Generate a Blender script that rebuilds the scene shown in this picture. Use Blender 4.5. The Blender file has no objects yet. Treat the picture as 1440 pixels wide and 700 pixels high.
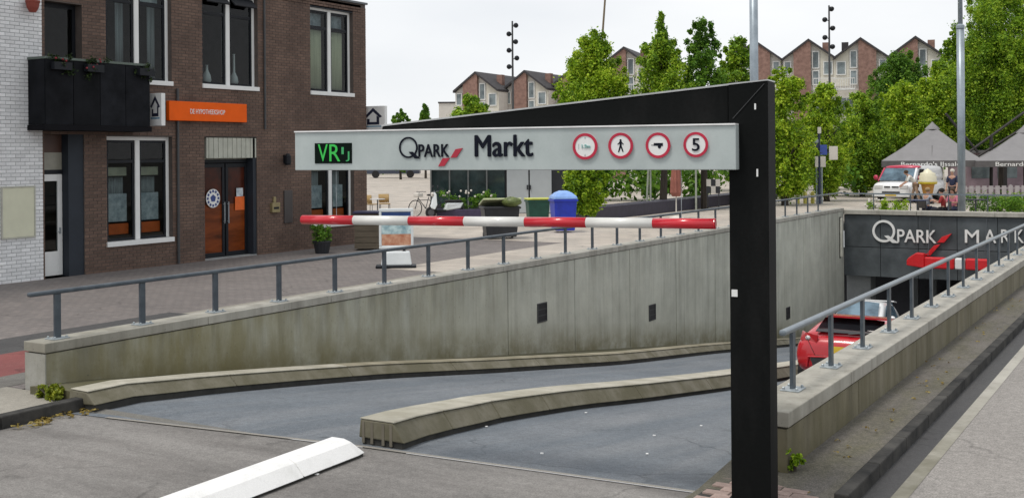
import bpy, bmesh, math, random
import numpy as np
from mathutils import Vector, Matrix

SC = bpy.context.scene
COL = SC.collection
random.seed(7)
R = math.radians

# ------------------------------------------------------------------ camera
F_PX = 1600.0
YAW = R(31.0)
ROLL = R(0.44)
CAM = Vector((0.0, 0.0, 2.7))
CX, CY = 720.0, 216.0
FWD = Vector((-math.sin(YAW), math.cos(YAW), 0))
RGT0 = Vector((math.cos(YAW), math.sin(YAW), 0))
UP0 = Vector((0, 0, 1))
RGT = RGT0 * math.cos(ROLL) - UP0 * math.sin(ROLL)
UPV = UP0 * math.cos(ROLL) + RGT0 * math.sin(ROLL)
cd = bpy.data.cameras.new("camera")
cam = bpy.data.objects.new("camera", cd)
COL.objects.link(cam)
m = Matrix.Identity(4)
for i, v in enumerate((RGT, UPV, -FWD)):
    for k in range(3):
        m[k][i] = v[k]
m.translation = CAM
cam.matrix_world = m
cd.sensor_width = 36
cd.lens = F_PX / 1440 * 36
cd.shift_y = -(350 - CY) / 1440
cd.clip_start = 0.1
cd.clip_end = 3000
SC.camera = cam

# ------------------------------------------------------------------ light
SUN_EL, SUN_AZ = R(66), R(205)        # elevation; compass bearing in scene axes
world = bpy.data.worlds.new("World")
SC.world = world
world.use_nodes = True
wn = world.node_tree.nodes
wl = world.node_tree.links
wn.clear()
wo = wn.new("ShaderNodeOutputWorld")
bg = wn.new("ShaderNodeBackground")
sky = wn.new("ShaderNodeTexSky")
sky.sky_type = 'NISHITA'
sky.sun_disc = False
sky.sun_elevation = SUN_EL
sky.sun_rotation = SUN_AZ
tc = wn.new("ShaderNodeTexCoord")
nz = wn.new("ShaderNodeTexNoise")
nz.inputs["Scale"].default_value = 2.2
nz.inputs["Detail"].default_value = 6
mp = wn.new("ShaderNodeMapping")
mp.inputs["Scale"].default_value = (1, 1, 3)
cr = wn.new("ShaderNodeValToRGB")      # overcast: even pale cloud
cr.color_ramp.elements[0].color = (7.7, 7.95, 8.3, 1)
cr.color_ramp.elements[1].color = (9.6, 9.65, 9.7, 1)
cr.color_ramp.elements[0].position = 0.3
cr.color_ramp.elements[1].position = 0.7
mx = wn.new("ShaderNodeMixRGB")
mx.inputs[0].default_value = 0.93
wl.new(tc.outputs["Generated"], mp.inputs[0])
wl.new(mp.outputs[0], nz.inputs["Vector"])
wl.new(nz.outputs["Fac"], cr.inputs[0])
wl.new(sky.outputs[0], mx.inputs[1])
wl.new(cr.outputs[0], mx.inputs[2])
wl.new(mx.outputs[0], bg.inputs[0])
bg.inputs[1].default_value = 0.080
wl.new(bg.outputs[0], wo.inputs[0])

sd = bpy.data.lights.new("sun", 'SUN')
sd.energy = 1.5
sd.angle = R(14)
sd.color = (1.0, 0.95, 0.88)
sun = bpy.data.objects.new("sun", sd)
COL.objects.link(sun)
sun.rotation_euler = Vector((-math.sin(SUN_AZ) * math.cos(SUN_EL), -math.cos(SUN_AZ) * math.cos(SUN_EL),
                             -math.sin(SUN_EL))).to_track_quat('-Z', 'Y').to_euler()
SC.view_settings.view_transform = 'Standard'
SC.view_settings.look = 'None'
SC.view_settings.exposure = 0.47
SC.view_settings.gamma = 1
SC.cycles.max_bounces = 6
SC.cycles.transparent_max_bounces = 10

# ------------------------------------------------------------------ pixel -> place
def ray(px, py):
    return FWD + RGT * ((px - CX) / F_PX) - UPV * ((py - CY) / F_PX)
def on_ramp(px, py):
    d = ray(px, py); t = 5.0
    while t < 70:
        q = CAM + d * t
        if q.z < zr(q.y): return q
        t += .01
    return q
def on_z(px, py, z=0.0):
    d = ray(px, py); return CAM + d * ((z - CAM.z) / d.z)
def on_x(px, py, x):
    d = ray(px, py); return CAM + d * (x / d.x)
def on_y(px, py, y):
    d = ray(px, py); return CAM + d * (y / d.y)
def at(px, py, depth):
    return CAM + ray(px, py) * depth

# ------------------------------------------------------------------ materials
MATS = {}
def srgb(r, g, b):
    return tuple(((c / 255 + 0.055) / 1.055) ** 2.4 if c > 10 else c / 255 / 12.92 for c in (r, g, b))
def mat(name, col, rough=0.6, var=0.12, scale=4.0, bump=0.0, metal=0.0, coat=0.0, stretch=None,
        col2=None, lo=0.35, hi=0.65, bscale=None, spec=0.5, island=0.0, fine=0.0, emit=None):
    """base colour broken up by two noises; optional second colour in patches, bump, per-piece tint"""
    if name in MATS: return MATS[name]
    M = bpy.data.materials.new(name); M.use_nodes = True
    n, l = M.node_tree.nodes, M.node_tree.links
    b = n["Principled BSDF"]
    b.inputs["Roughness"].default_value = rough
    b.inputs["Metallic"].default_value = metal
    b.inputs["Specular IOR Level"].default_value = spec
    if coat: b.inputs["Coat Weight"].default_value = coat; b.inputs["Coat Roughness"].default_value = 0.05
    t = n.new("ShaderNodeTexCoord")
    src = t.outputs["Object"]
    if stretch:
        mpp = n.new("ShaderNodeMapping"); mpp.inputs["Scale"].default_value = stretch
        l.new(src, mpp.inputs[0]); src = mpp.outputs[0]
    a = n.new("ShaderNodeTexNoise"); a.inputs["Scale"].default_value = scale
    a.inputs["Detail"].default_value = 7; a.inputs["Roughness"].default_value = 0.62
    l.new(src, a.inputs["Vector"])
    r = n.new("ShaderNodeValToRGB")
    c0 = col; c1 = col2 if col2 else col
    r.color_ramp.elements[0].position = lo; r.color_ramp.elements[1].position = hi
    r.color_ramp.elements[0].color = tuple(x * (1 - var) for x in c0) + (1,)
    r.color_ramp.elements[1].color = tuple(min(1, x * (1 + var)) for x in c1) + (1,)
    l.new(a.outputs["Fac"], r.inputs[0])
    out = r.outputs[0]
    if fine:
        f = n.new("ShaderNodeTexNoise"); f.inputs["Scale"].default_value = scale * 28
        f.inputs["Detail"].default_value = 3
        l.new(t.outputs["Object"], f.inputs["Vector"])
        mr = n.new("ShaderNodeMapRange"); mr.inputs[1].default_value = 0.3; mr.inputs[2].default_value = 0.7
        mr.inputs[3].default_value = 1 - fine; mr.inputs[4].default_value = 1 + fine
        l.new(f.outputs["Fac"], mr.inputs[0])
        mm = n.new("ShaderNodeMixRGB"); mm.blend_type = 'MULTIPLY'; mm.inputs[0].default_value = 1
        l.new(out, mm.inputs[1]); l.new(mr.outputs[0], mm.inputs[2]); out = mm.outputs[0]
    if island:
        g = n.new("ShaderNodeNewGeometry"); o = n.new("ShaderNodeObjectInfo")
        ad = n.new("ShaderNodeMath"); ad.operation = 'ADD'
        l.new(g.outputs["Random Per Island"], ad.inputs[0]); l.new(o.outputs["Random"], ad.inputs[1])
        fr = n.new("ShaderNodeMath"); fr.operation = 'FRACT'; l.new(ad.outputs[0], fr.inputs[0])
        mr = n.new("ShaderNodeMapRange"); mr.inputs[3].default_value = 1 - island; mr.inputs[4].default_value = 1 + island
        l.new(fr.outputs[0], mr.inputs[0])
        mm = n.new("ShaderNodeMixRGB"); mm.blend_type = 'MULTIPLY'; mm.inputs[0].default_value = 1
        l.new(out, mm.inputs[1]); l.new(mr.outputs[0], mm.inputs[2]); out = mm.outputs[0]
    l.new(out, b.inputs["Base Color"])
    if bump:
        bn = n.new("ShaderNodeTexNoise"); bn.inputs["Scale"].default_value = bscale or scale * 12
        bn.inputs["Detail"].default_value = 4
        l.new(t.outputs["Object"], bn.inputs["Vector"])
        bp = n.new("ShaderNodeBump"); bp.inputs["Strength"].default_value = bump; bp.inputs["Distance"].default_value = 0.01
        l.new(bn.outputs["Fac"], bp.inputs["Height"]); l.new(bp.outputs[0], b.inputs["Normal"])
    if emit:
        b.inputs["Emission Color"].default_value = tuple(emit[:3]) + (1,)
        b.inputs["Emission Strength"].default_value = emit[3]
    MATS[name] = M
    return M

def glass_mat(name, tint=(0.55, 0.6, 0.6), rough=0.0):
    """thin pane: fresnel mix of tinted see-through and mirror"""
    if name in MATS: return MATS[name]
    M = bpy.data.materials.new(name); M.use_nodes = True
    n, l = M.node_tree.nodes, M.node_tree.links
    n.remove(n["Principled BSDF"])
    tr = n.new("ShaderNodeBsdfTransparent"); tr.inputs[0].default_value = tint + (1,)
    gl = n.new("ShaderNodeBsdfGlossy"); gl.inputs["Roughness"].default_value = rough
    fz = n.new("ShaderNodeFresnel"); fz.inputs[0].default_value = 1.38
    x = n.new("ShaderNodeMixShader")
    gm = n.new("ShaderNodeNewGeometry"); iv = n.new("ShaderNodeMath"); iv.operation = 'SUBTRACT'; iv.inputs[0].default_value = 1
    ml = n.new("ShaderNodeMath"); ml.operation = 'MULTIPLY'
    l.new(gm.outputs["Backfacing"], iv.inputs[1]); l.new(iv.outputs[0], ml.inputs[0]); l.new(fz.outputs[0], ml.inputs[1])
    l.new(ml.outputs[0], x.inputs[0]); l.new(tr.outputs[0], x.inputs[1]); l.new(gl.outputs[0], x.inputs[2])
    l.new(x.outputs[0], n["Material Output"].inputs[0])
    MATS[name] = M
    return M

def leaf_mat(name, c0, c1, c2):
    if name in MATS: return MATS[name]
    M = bpy.data.materials.new(name); M.use_nodes = True
    n, l = M.node_tree.nodes, M.node_tree.links
    b = n["Principled BSDF"]; b.inputs["Roughness"].default_value = 0.55
    b.inputs["Specular IOR Level"].default_value = 0.3
    t = n.new("ShaderNodeTexCoord"); a = n.new("ShaderNodeTexNoise")
    a.inputs["Scale"].default_value = 0.9; a.inputs["Detail"].default_value = 3
    l.new(t.outputs["Object"], a.inputs["Vector"])
    g = n.new("ShaderNodeNewGeometry")
    s = n.new("ShaderNodeMath"); s.operation = 'MULTIPLY_ADD'; s.inputs[1].default_value = 0.45
    l.new(g.outputs["Random Per Island"], s.inputs[0])
    q = n.new("ShaderNodeMath"); q.operation = 'ADD'; q.inputs[1].default_value = -0.22
    l.new(a.outputs["Fac"], q.inputs[0]); l.new(q.outputs[0], s.inputs[2])
    r = n.new("ShaderNodeValToRGB")
    r.color_ramp.elements[0].position = 0.28; r.color_ramp.elements[0].color = c0 + (1,)
    r.color_ramp.elements[1].position = 0.75; r.color_ramp.elements[1].color = c2 + (1,)
    e = r.color_ramp.elements.new(0.52); e.color = c1 + (1,)
    l.new(s.outputs[0], r.inputs[0]); l.new(r.outputs[0], b.inputs["Base Color"])
    tl = n.new("ShaderNodeBsdfTranslucent"); l.new(r.outputs[0], tl.inputs[0])
    x = n.new("ShaderNodeMixShader"); x.inputs[0].default_value = 0.38
    l.new(b.outputs[0], x.inputs[1]); l.new(tl.outputs[0], x.inputs[2])
    l.new(x.outputs[0], n["Material Output"].inputs[0])
    MATS[name] = M
    return M

# ------------------------------------------------------------------ objects
def tag(o, label=None, cat=None, group=None, kind=None):
    if label: o["label"] = label
    if cat: o["category"] = cat
    if group: o["group"] = group
    if kind: o["kind"] = kind
    return o
def empty(name, loc, label=None, cat=None, group=None, rz=0.0):
    o = bpy.data.objects.new(name, None); COL.objects.link(o)
    o.empty_display_size = 0.2
    o.location = loc; o.rotation_euler = (0, 0, rz)
    return tag(o, label, cat, group)
def wmat(o):
    M = Matrix.LocRotScale(o.location, o.rotation_euler, o.scale)
    return wmat(o.parent) @ M if o.parent else M
def copy_tree(o, parent=None):
    c = o.copy(); COL.objects.link(c); c.parent = parent
    for ch in list(o.children): copy_tree(ch, c)
    return c

class MB:
    """collects shapes, then links them as one mesh object"""
    def __init__(s): s.v = []; s.f = []
    def add(s, vs, fs):
        k = len(s.v); s.v += [tuple(v) for v in vs]; s.f += [tuple(i + k for i in f) for f in fs]; return s
    def box(s, x0, x1, y0, y1, z0, z1):
        return s.add([(x0, y0, z0), (x1, y0, z0), (x1, y1, z0), (x0, y1, z0), (x0, y0, z1), (x1, y0, z1), (x1, y1, z1), (x0, y1, z1)],
                     [(0, 3, 2, 1), (4, 5, 6, 7), (0, 1, 5, 4), (1, 2, 6, 5), (2, 3, 7, 6), (3, 0, 4, 7)])
    def obox(s, c, hx, hy, hz, M=None):
        k = len(s.v); s.box(-hx, hx, -hy, hy, -hz, hz)
        for i in range(k, len(s.v)):
            p = Vector(s.v[i]); p = (M @ p if M else p) + Vector(c); s.v[i] = tuple(p)
        return s
    def quad(s, a, b, c, d): return s.add([a, b, c, d], [(0, 1, 2, 3)])
    def poly(s, pts): return s.add(pts, [tuple(range(len(pts)))])
    def prism(s, pts, off):
        """closed polygon (3-D points) extruded by vector off"""
        n = len(pts); o = Vector(off)
        P = [Vector(p) for p in pts]
        vs = P + [p + o for p in P]
        fs = [tuple(range(n)), tuple(range(2 * n - 1, n - 1, -1))]
        fs += [(i, i + n, (i + 1) % n + n, (i + 1) % n) for i in range(n)]
        return s.add(vs, fs)
    def tube(s, p0, p1, r0, r1=None, n=8, cap=True):
        r1 = r0 if r1 is None else r1
        p0, p1 = Vector(p0), Vector(p1); d = (p1 - p0)
        if d.length < 1e-6: return s
        d.normalize()
        u = d.orthogonal().normalized(); w = d.cross(u)
        vs = []
        for p, r in ((p0, r0), (p1, r1)):
            for i in range(n):
                a = 2 * math.pi * i / n
                vs.append(p + (u * math.cos(a) + w * math.sin(a)) * r)
        fs = [(i, (i + 1) % n, (i + 1) % n + n, i + n) for i in range(n)]
        if cap: fs += [tuple(range(n - 1, -1, -1)), tuple(range(n, 2 * n))]
        return s.add(vs, fs)
    def path(s, pts, r, n=6):
        for a, b in zip(pts[:-1], pts[1:]): s.tube(a, b, r, r, n)
        return s
    def lathe(s, c, prof, n=16, axis='z'):
        """prof: list of (radius, height)"""
        vs = []
        for r, h in prof:
            for i in range(n):
                a = 2 * math.pi * i / n
                if axis == 'z': p = (c[0] + r * math.cos(a), c[1] + r * math.sin(a), c[2] + h)
                elif axis == 'x': p = (c[0] + h, c[1] + r * math.cos(a), c[2] + r * math.sin(a))
                else: p = (c[0] - r * math.cos(a), c[1] + h, c[2] + r * math.sin(a))
                vs.append(p)
        fs = []
        for j in range(len(prof) - 1):
            for i in range(n):
                fs.append((j * n + i, j * n + (i + 1) % n, (j + 1) * n + (i + 1) % n, (j + 1) * n + i))
        fs += [tuple(range(n - 1, -1, -1)), tuple(range((len(prof) - 1) * n, len(prof) * n))]
        return s.add(vs, fs)
    def ring(s, c, r0, r1, y0, y1, n=32):
        """flat washer facing -y"""
        vs = []; fs = []
        for i in range(n):
            a = 2 * math.pi * i / n; ca, sa = math.cos(a), math.sin(a)
            for r, y in ((r0, y0), (r1, y0), (r1, y1), (r0, y1)): vs.append((c[0] + r * ca, c[1] + y, c[2] + r * sa))
        for i in range(n):
            a, b = 4 * i, 4 * ((i + 1) % n)
            for k in range(4): fs.append((a + k, a + (k + 1) % 4, b + (k + 1) % 4, b + k))
        return s.add(vs, fs)
    def ball(s, c, rx, ry, rz, nu=12, nv=8):
        vs = []; fs = []
        for j in range(nv + 1):
            t = math.pi * j / nv
            for i in range(nu):
                a = 2 * math.pi * i / nu
                vs.append((c[0] + rx * math.sin(t) * math.cos(a), c[1] + ry * math.sin(t) * math.sin(a), c[2] + rz * math.cos(t)))
        for j in range(nv):
            for i in range(nu): fs.append((j * nu + i, (j + 1) * nu + i, (j + 1) * nu + (i + 1) % nu, j * nu + (i + 1) % nu))
        return s.add(vs, fs)
    def build(s, name, M, parent=None, local=False, smooth=False, bevel=0.0, sub=0, label=None, cat=None, group=None, kind=None, origin=None, solid=0.0):
        vs = s.v
        loc = Vector((0, 0, 0))
        if not local:
            if parent:
                inv = wmat(parent).inverted(); vs = [tuple(inv @ Vector(v)) for v in vs]
            elif origin is not None:
                loc = Vector(origin); vs = [tuple(Vector(v) - loc) for v in vs]
        me = bpy.data.meshes.new(name)
        me.from_pydata(vs, [], s.f)
        me.validate()
        b = bmesh.new(); b.from_mesh(me)
        if sub or solid: bmesh.ops.remove_doubles(b, verts=b.verts, dist=1e-4)
        bmesh.ops.recalc_face_normals(b, faces=b.faces); b.to_mesh(me); b.free()
        if smooth:
            me.polygons.foreach_set("use_smooth", [True] * len(me.polygons))
        o = bpy.data.objects.new(name, me); COL.objects.link(o)
        o.location = loc
        if M: me.materials.append(M)
        if parent: o.parent = parent
        if solid:
            d = o.modifiers.new("solid", 'SOLIDIFY'); d.thickness = solid; d.offset = 0
        if bevel:
            d = o.modifiers.new("bevel", 'BEVEL'); d.width = bevel; d.segments = 2; d.limit_method = 'ANGLE'
        if sub:
            d = o.modifiers.new("sub", 'SUBSURF'); d.levels = sub; d.render_levels = sub
        return tag(o, label, cat, group, kind)

def text(name, s, loc, size, M, parent, rx=R(90), rz=0.0, ext=0.004, bold=0.0, align='LEFT', sx=1.0, sp=1.0, local=True, shear=0.0):
    cu = bpy.data.curves.new(name, 'FONT'); cu.body = s; cu.size = size; cu.extrude = ext
    cu.align_x = align; cu.space_character = sp; cu.shear = shear; cu.resolution_u = 4
    t = bpy.data.objects.new(name, cu); COL.objects.link(t)
    bpy.context.view_layer.update()
    me = bpy.data.meshes.new_from_object(t)
    bpy.data.objects.remove(t)
    me.name = name
    if bold:                        # heavier strokes: the outline repeated a little to each side
        b = abs(bold); src = bmesh.new(); src.from_mesh(me); out = bmesh.new()
        for i, (dx, dy) in enumerate(((0, 0), (b, 0), (-b, 0), (0, b * .6), (0, -b * .6))):
            tmp = me.copy(); tmp.transform(Matrix.Translation((dx * size, dy * size, .0004 * i))); out.from_mesh(tmp); bpy.data.meshes.remove(tmp)
        out.to_mesh(me); out.free(); src.free()
    me.materials.clear(); me.materials.append(M)
    o = bpy.data.objects.new(name, me); COL.objects.link(o)
    if parent: o.parent = parent
    o.location = loc if local or not parent else wmat(parent).inverted() @ Vector(loc)
    o.rotation_euler = (rx, 0, rz); o.scale = (sx, 1, 1)
    return o
# ------------------------------------------------------------------ shared surfaces
def concrete_mat(name, base, dark, moss, y0, y1, streak=0.5, mossy=0.8, top=0.5):
    """weathered concrete: run-off streaks from the top, moss by place, blotches, pores"""
    M = bpy.data.materials.new(name); M.use_nodes = True
    n, l = M.node_tree.nodes, M.node_tree.links
    b = n["Principled BSDF"]; b.inputs["Roughness"].default_value = 0.85
    g = n.new("ShaderNodeNewGeometry")
    def noise(scale, mapping=None, detail=6):
        t = n.new("ShaderNodeTexNoise"); t.inputs["Scale"].default_value = scale; t.inputs["Detail"].default_value = detail
        t.inputs["Roughness"].default_value = 0.65
        if mapping:
            q = n.new("ShaderNodeMapping"); q.inputs["Scale"].default_value = mapping
            l.new(g.outputs["Position"], q.inputs[0]); l.new(q.outputs[0], t.inputs["Vector"])
        else: l.new(g.outputs["Position"], t.inputs["Vector"])
        return t.outputs["Fac"]
    def rng(src, a, c, lo=0.0, hi=1.0):
        q = n.new("ShaderNodeMapRange"); q.inputs[1].default_value = a; q.inputs[2].default_value = c
        q.inputs[3].default_value = lo; q.inputs[4].default_value = hi
        l.new(src, q.inputs[0]); return q.outputs[0]
    def mul(a, c):
        q = n.new("ShaderNodeMath"); q.operation = 'MULTIPLY'; l.new(a, q.inputs[0])
        if isinstance(c, (int, float)): q.inputs[1].default_value = c
        else: l.new(c, q.inputs[1])
        return q.outputs[0]
    def mixc(f, a, c):
        q = n.new("ShaderNodeMixRGB"); l.new(f, q.inputs[0])
        for i, x in ((1, a), (2, c)):
            if isinstance(x, tuple): q.inputs[i].default_value = x + (1,)
            else: l.new(x, q.inputs[i])
        return q.outputs[0]
    blot = mixc(rng(noise(0.9), 0.35, 0.68), tuple(x * 0.84 for x in base), tuple(min(1, x * 1.12) for x in base))
    st = mul(rng(noise(1.0, (3.2, 3.2, 0.16)), 0.5, 0.72), rng(noise(0.55), 0.3, 0.62, 0.25, 1.0))
    c = mixc(mul(st, streak), blot, dark)
    st2 = rng(noise(1.0, (9, 9, 0.35)), 0.56, 0.72)
    c = mixc(mul(st2, streak * 0.45), c, tuple(x * 0.7 for x in dark))
    lt = rng(noise(1.0, (6.3, 6.3, 0.22)), 0.6, 0.75)
    c = mixc(mul(lt, 0.35), c, tuple(min(1, x * 1.35) for x in base))
    sp = n.new("ShaderNodeSeparateXYZ"); l.new(g.outputs["Position"], sp.inputs[0])
    my = rng(sp.outputs["Y"], y0, y1, 1.0, 0.12)
    mo = mul(mul(my, rng(noise(1.3, (1.6, 1.6, 0.5)), 0.3, 0.6, 0.25, 1.0)), mossy)
    c = mixc(mo, c, moss)
    # moss and dirt along the foot of the ramp wall
    ra = n.new("ShaderNodeMath"); ra.operation = 'MULTIPLY_ADD'; ra.inputs[1].default_value = 0.125; ra.inputs[2].default_value = -1.04
    l.new(sp.outputs["Y"], ra.inputs[0])
    hh = n.new("ShaderNodeMath"); hh.operation = 'ADD'; l.new(ra.outputs[0], hh.inputs[0]); l.new(sp.outputs["Z"], hh.inputs[1])
    ft = mul(rng(hh.outputs[0], 0.2, 0.75, 1.0, 0.0), rng(noise(2.2), 0.3, 0.6, 0.2, 1.0))
    c = mixc(mul(ft, 0.8), c, tuple(x * 0.8 for x in moss))
    tp = mul(rng(sp.outputs["Z"], -0.25, 0.45, 0.0, 1.0), rng(noise(1.0, (4, 4, 0.5)), 0.42, 0.68))
    c = mixc(mul(tp, top), c, tuple(x * 0.85 for x in dark))
    pores = rng(noise(26, None, 2), 0.66, 0.74)
    c = mixc(mul(pores, 0.5), c, tuple(x * 0.5 for x in dark))
    l.new(c, b.inputs["Base Color"])
    bp = n.new("ShaderNodeBump"); bp.inputs["Strength"].default_value = 0.35; bp.inputs["Distance"].default_value = 0.012
    l.new(noise(18), bp.inputs["Height"]); l.new(bp.outputs[0], b.inputs["Normal"])
    return M

def asphalt_mat(name, c0, c1, tint, grain=0.35, patch=0.6, streakdir=None, amount=0.5, blocks=None):
    M = bpy.data.materials.new(name); M.use_nodes = True
    n, l = M.node_tree.nodes, M.node_tree.links
    b = n["Principled BSDF"]; b.inputs["Roughness"].default_value = 0.8
    b.inputs["Specular IOR Level"].default_value = 0.35
    g = n.new("ShaderNodeNewGeometry")
    def noise(scale, mapping=None, detail=6):
        t = n.new("ShaderNodeTexNoise"); t.inputs["Scale"].default_value = scale; t.inputs["Detail"].default_value = detail
        t.inputs["Roughness"].default_value = 0.65
        if mapping:
            q = n.new("ShaderNodeMapping"); q.inputs["Scale"].default_value = mapping
            l.new(g.outputs["Position"], q.inputs[0]); l.new(q.outputs[0], t.inputs["Vector"])
        else: l.new(g.outputs["Position"], t.inputs["Vector"])
        return t.outputs["Fac"]
    def ramp(src, a, c):
        q = n.new("ShaderNodeMapRange"); q.inputs[1].default_value = a; q.inputs[2].default_value = c; l.new(src, q.inputs[0]); return q.outputs[0]
    def mixc(f, a, c, bt='MIX'):
        q = n.new("ShaderNodeMixRGB"); q.blend_type = bt
        if isinstance(f, float): q.inputs[0].default_value = f
        else: l.new(f, q.inputs[0])
        for i, x in ((1, a), (2, c)):
            if isinstance(x, tuple): q.inputs[i].default_value = x + (1,)
            else: l.new(x, q.inputs[i])
        return q.outputs[0]
    c = mixc(ramp(noise(patch), 0.32, 0.68), c0, c1)
    sm = streakdir or (2.2, 0.22, 1)
    k = n.new("ShaderNodeMath"); k.operation = 'MULTIPLY'; k.inputs[1].default_value = amount
    l.new(ramp(noise(1.0, sm), 0.42, 0.7), k.inputs[0])
    c = mixc(k.outputs[0], c, tint)
    vo = n.new("ShaderNodeTexVoronoi"); vo.feature = 'DISTANCE_TO_EDGE'; vo.inputs["Scale"].default_value = 0.42
    wv = n.new("ShaderNodeTexNoise"); wv.inputs["Scale"].default_value = 1.4; wv.inputs["Detail"].default_value = 5; l.new(g.outputs["Position"], wv.inputs["Vector"])
    va = n.new("ShaderNodeMixRGB"); va.blend_type = 'ADD'; va.inputs[0].default_value = 0.9
    l.new(g.outputs["Position"], va.inputs[1]); l.new(wv.outputs["Color"], va.inputs[2]); l.new(va.outputs[0], vo.inputs["Vector"])
    ck = n.new("ShaderNodeMapRange"); ck.inputs[1].default_value = 0.003; ck.inputs[2].default_value = 0.012; ck.inputs[3].default_value = 1; ck.inputs[4].default_value = 0
    l.new(vo.outputs["Distance"], ck.inputs[0])
    cm = n.new("ShaderNodeMath"); cm.operation = 'MULTIPLY'; l.new(ck.outputs[0], cm.inputs[0]); l.new(ramp(noise(0.35), 0.48, 0.6), cm.inputs[1])
    c2m = n.new("ShaderNodeMath"); c2m.operation = 'MULTIPLY'; c2m.inputs[1].default_value = 0.55; l.new(cm.outputs[0], c2m.inputs[0])
    c = mixc(c2m.outputs[0], c, tuple(x * .4 for x in c0))
    oil = mixc(1.0, ramp(noise(1.7, None, 3), 0.66, 0.74), (0.5, 0.5, 0.5), 'MULTIPLY')
    c = mixc(oil, c, tuple(x * .55 for x in c0))
    q = n.new("ShaderNodeMapRange"); q.inputs[1].default_value = 0.3; q.inputs[2].default_value = 0.7
    q.inputs[3].default_value = 1 - grain; q.inputs[4].default_value = 1 + grain
    l.new(noise(75, None, 2), q.inputs[0])
    c = mixc(1.0, c, q.outputs[0], 'MULTIPLY')
    q2 = n.new("ShaderNodeMapRange"); q2.inputs[1].default_value = 0.3; q2.inputs[2].default_value = 0.7
    q2.inputs[3].default_value = 1 - grain * 0.5; q2.inputs[4].default_value = 1 + grain * 0.5
    l.new(noise(14, None, 4), q2.inputs[0])
    c = mixc(1.0, c, q2.outputs[0], 'MULTIPLY')
    if blocks:                      # block paving: tone of each block and its joint
        br = n.new("ShaderNodeTexBrick"); br.inputs["Scale"].default_value = 1.0
        br.inputs["Brick Width"].default_value = blocks[0]; br.inputs["Row Height"].default_value = blocks[1]; br.inputs["Mortar Size"].default_value = blocks[2]
        br.inputs["Color1"].default_value = (.88, .88, .88, 1); br.inputs["Color2"].default_value = (1.12, 1.1, 1.08, 1); br.inputs["Mortar"].default_value = (.6, .6, .6, 1)
        l.new(g.outputs["Position"], br.inputs["Vector"])
        c = mixc(1.0, c, br.outputs["Color"], 'MULTIPLY')
    l.new(c, b.inputs["Base Color"])
    bp = n.new("ShaderNodeBump"); bp.inputs["Strength"].default_value = 0.5; bp.inputs["Distance"].default_value = 0.008
    l.new(noise(90, None, 2), bp.inputs["Height"]); l.new(bp.outputs[0], b.inputs["Normal"])
    return M

CONC = concrete_mat("wall_concrete", (0.50, 0.51, 0.45), (0.14, 0.138, 0.115), (0.20, 0.175, 0.075), 10, 19.5, 0.55, 0.9)
CONC_R = concrete_mat("right_wall_concrete", (0.26, 0.235, 0.175), (0.06, 0.053, 0.036), (0.10, 0.088, 0.034), 10, 60, 0.85, 0.75)
COPE = concrete_mat("coping_concrete", (0.40, 0.385, 0.34), (0.12, 0.11, 0.09), (0.16, 0.15, 0.10), 9, 12, 0.6, 0.4, 0.3)
KERBC = concrete_mat("kerb_concrete", (0.42, 0.385, 0.30), (0.13, 0.12, 0.085), (0.17, 0.15, 0.09), 9, 30, 0.15, 0.5, 0.1)
ENDC = concrete_mat("end_concrete", (0.46, 0.45, 0.42), (0.15, 0.15, 0.13), (0.2, 0.2, 0.15), 9, 30, 0.5, 0.2, 0.2)
RAMP = asphalt_mat("ramp_asphalt", (0.098, 0.113, 0.13), (0.146, 0.166, 0.188), (0.19, 0.20, 0.212), 0.32, 0.5, (1.7, 0.13, 1), 0.8)
ROAD = asphalt_mat("road_asphalt", (0.105, 0.099, 0.094), (0.185, 0.174, 0.164), (0.26, 0.25, 0.236), 0.28, 0.5, (0.3, 1.5, 1), 0.75)
LANE = asphalt_mat("pale_road_surface", (0.215, 0.202, 0.188), (0.27, 0.253, 0.236), (0.31, 0.293, 0.275), 0.36, 0.5, (1.2, 0.2, 1), 0.35)
WALK = asphalt_mat("walk_paving", (0.150, 0.135, 0.130), (0.185, 0.167, 0.160), (0.21, 0.192, 0.183), 0.15, 0.4, (0.3, 0.3, 1), 0.5, (.22, .11, .008))
SAND = asphalt_mat("plaza_paving", (0.36, 0.325, 0.285), (0.43, 0.39, 0.345), (0.47, 0.43, 0.38), 0.12, 0.3, (0.3, 0.3, 1), 0.5, (.6, .6, .012))
SANDG = asphalt_mat("sandy_strip", (0.24, 0.225, 0.195), (0.31, 0.29, 0.25), (0.2, 0.19, 0.16), 0.2, 0.6)
DARK = asphalt_mat("dark_band", (0.048, 0.048, 0.05), (0.068, 0.066, 0.066), (0.08, 0.08, 0.08), 0.2, 0.6)
REDP = asphalt_mat("red_paving", (0.17, 0.05, 0.05), (0.22, 0.07, 0.065), (0.2, 0.09, 0.08), 0.2, 0.6)
GREYP = asphalt_mat("grey_gutter", (0.13, 0.125, 0.115), (0.17, 0.165, 0.15), (0.12, 0.115, 0.1), 0.3, 0.9)
SOIL = asphalt_mat("mossy_strip", (0.10, 0.092, 0.080), (0.145, 0.133, 0.118), (0.10, 0.095, 0.055), 0.4, 1.1, (2.5, 0.7, 1), 0.7)

# ------------------------------------------------------------------ ramp profile
PORT = 42.3
def zr(s): return -0.125 * max(0.0, s - 8.4)
LN, LO = -11.15, -11.5          # ramp-side and street-side face of the left wall
RI, RO = -3.25, -2.87           # the same of the right wall

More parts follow.
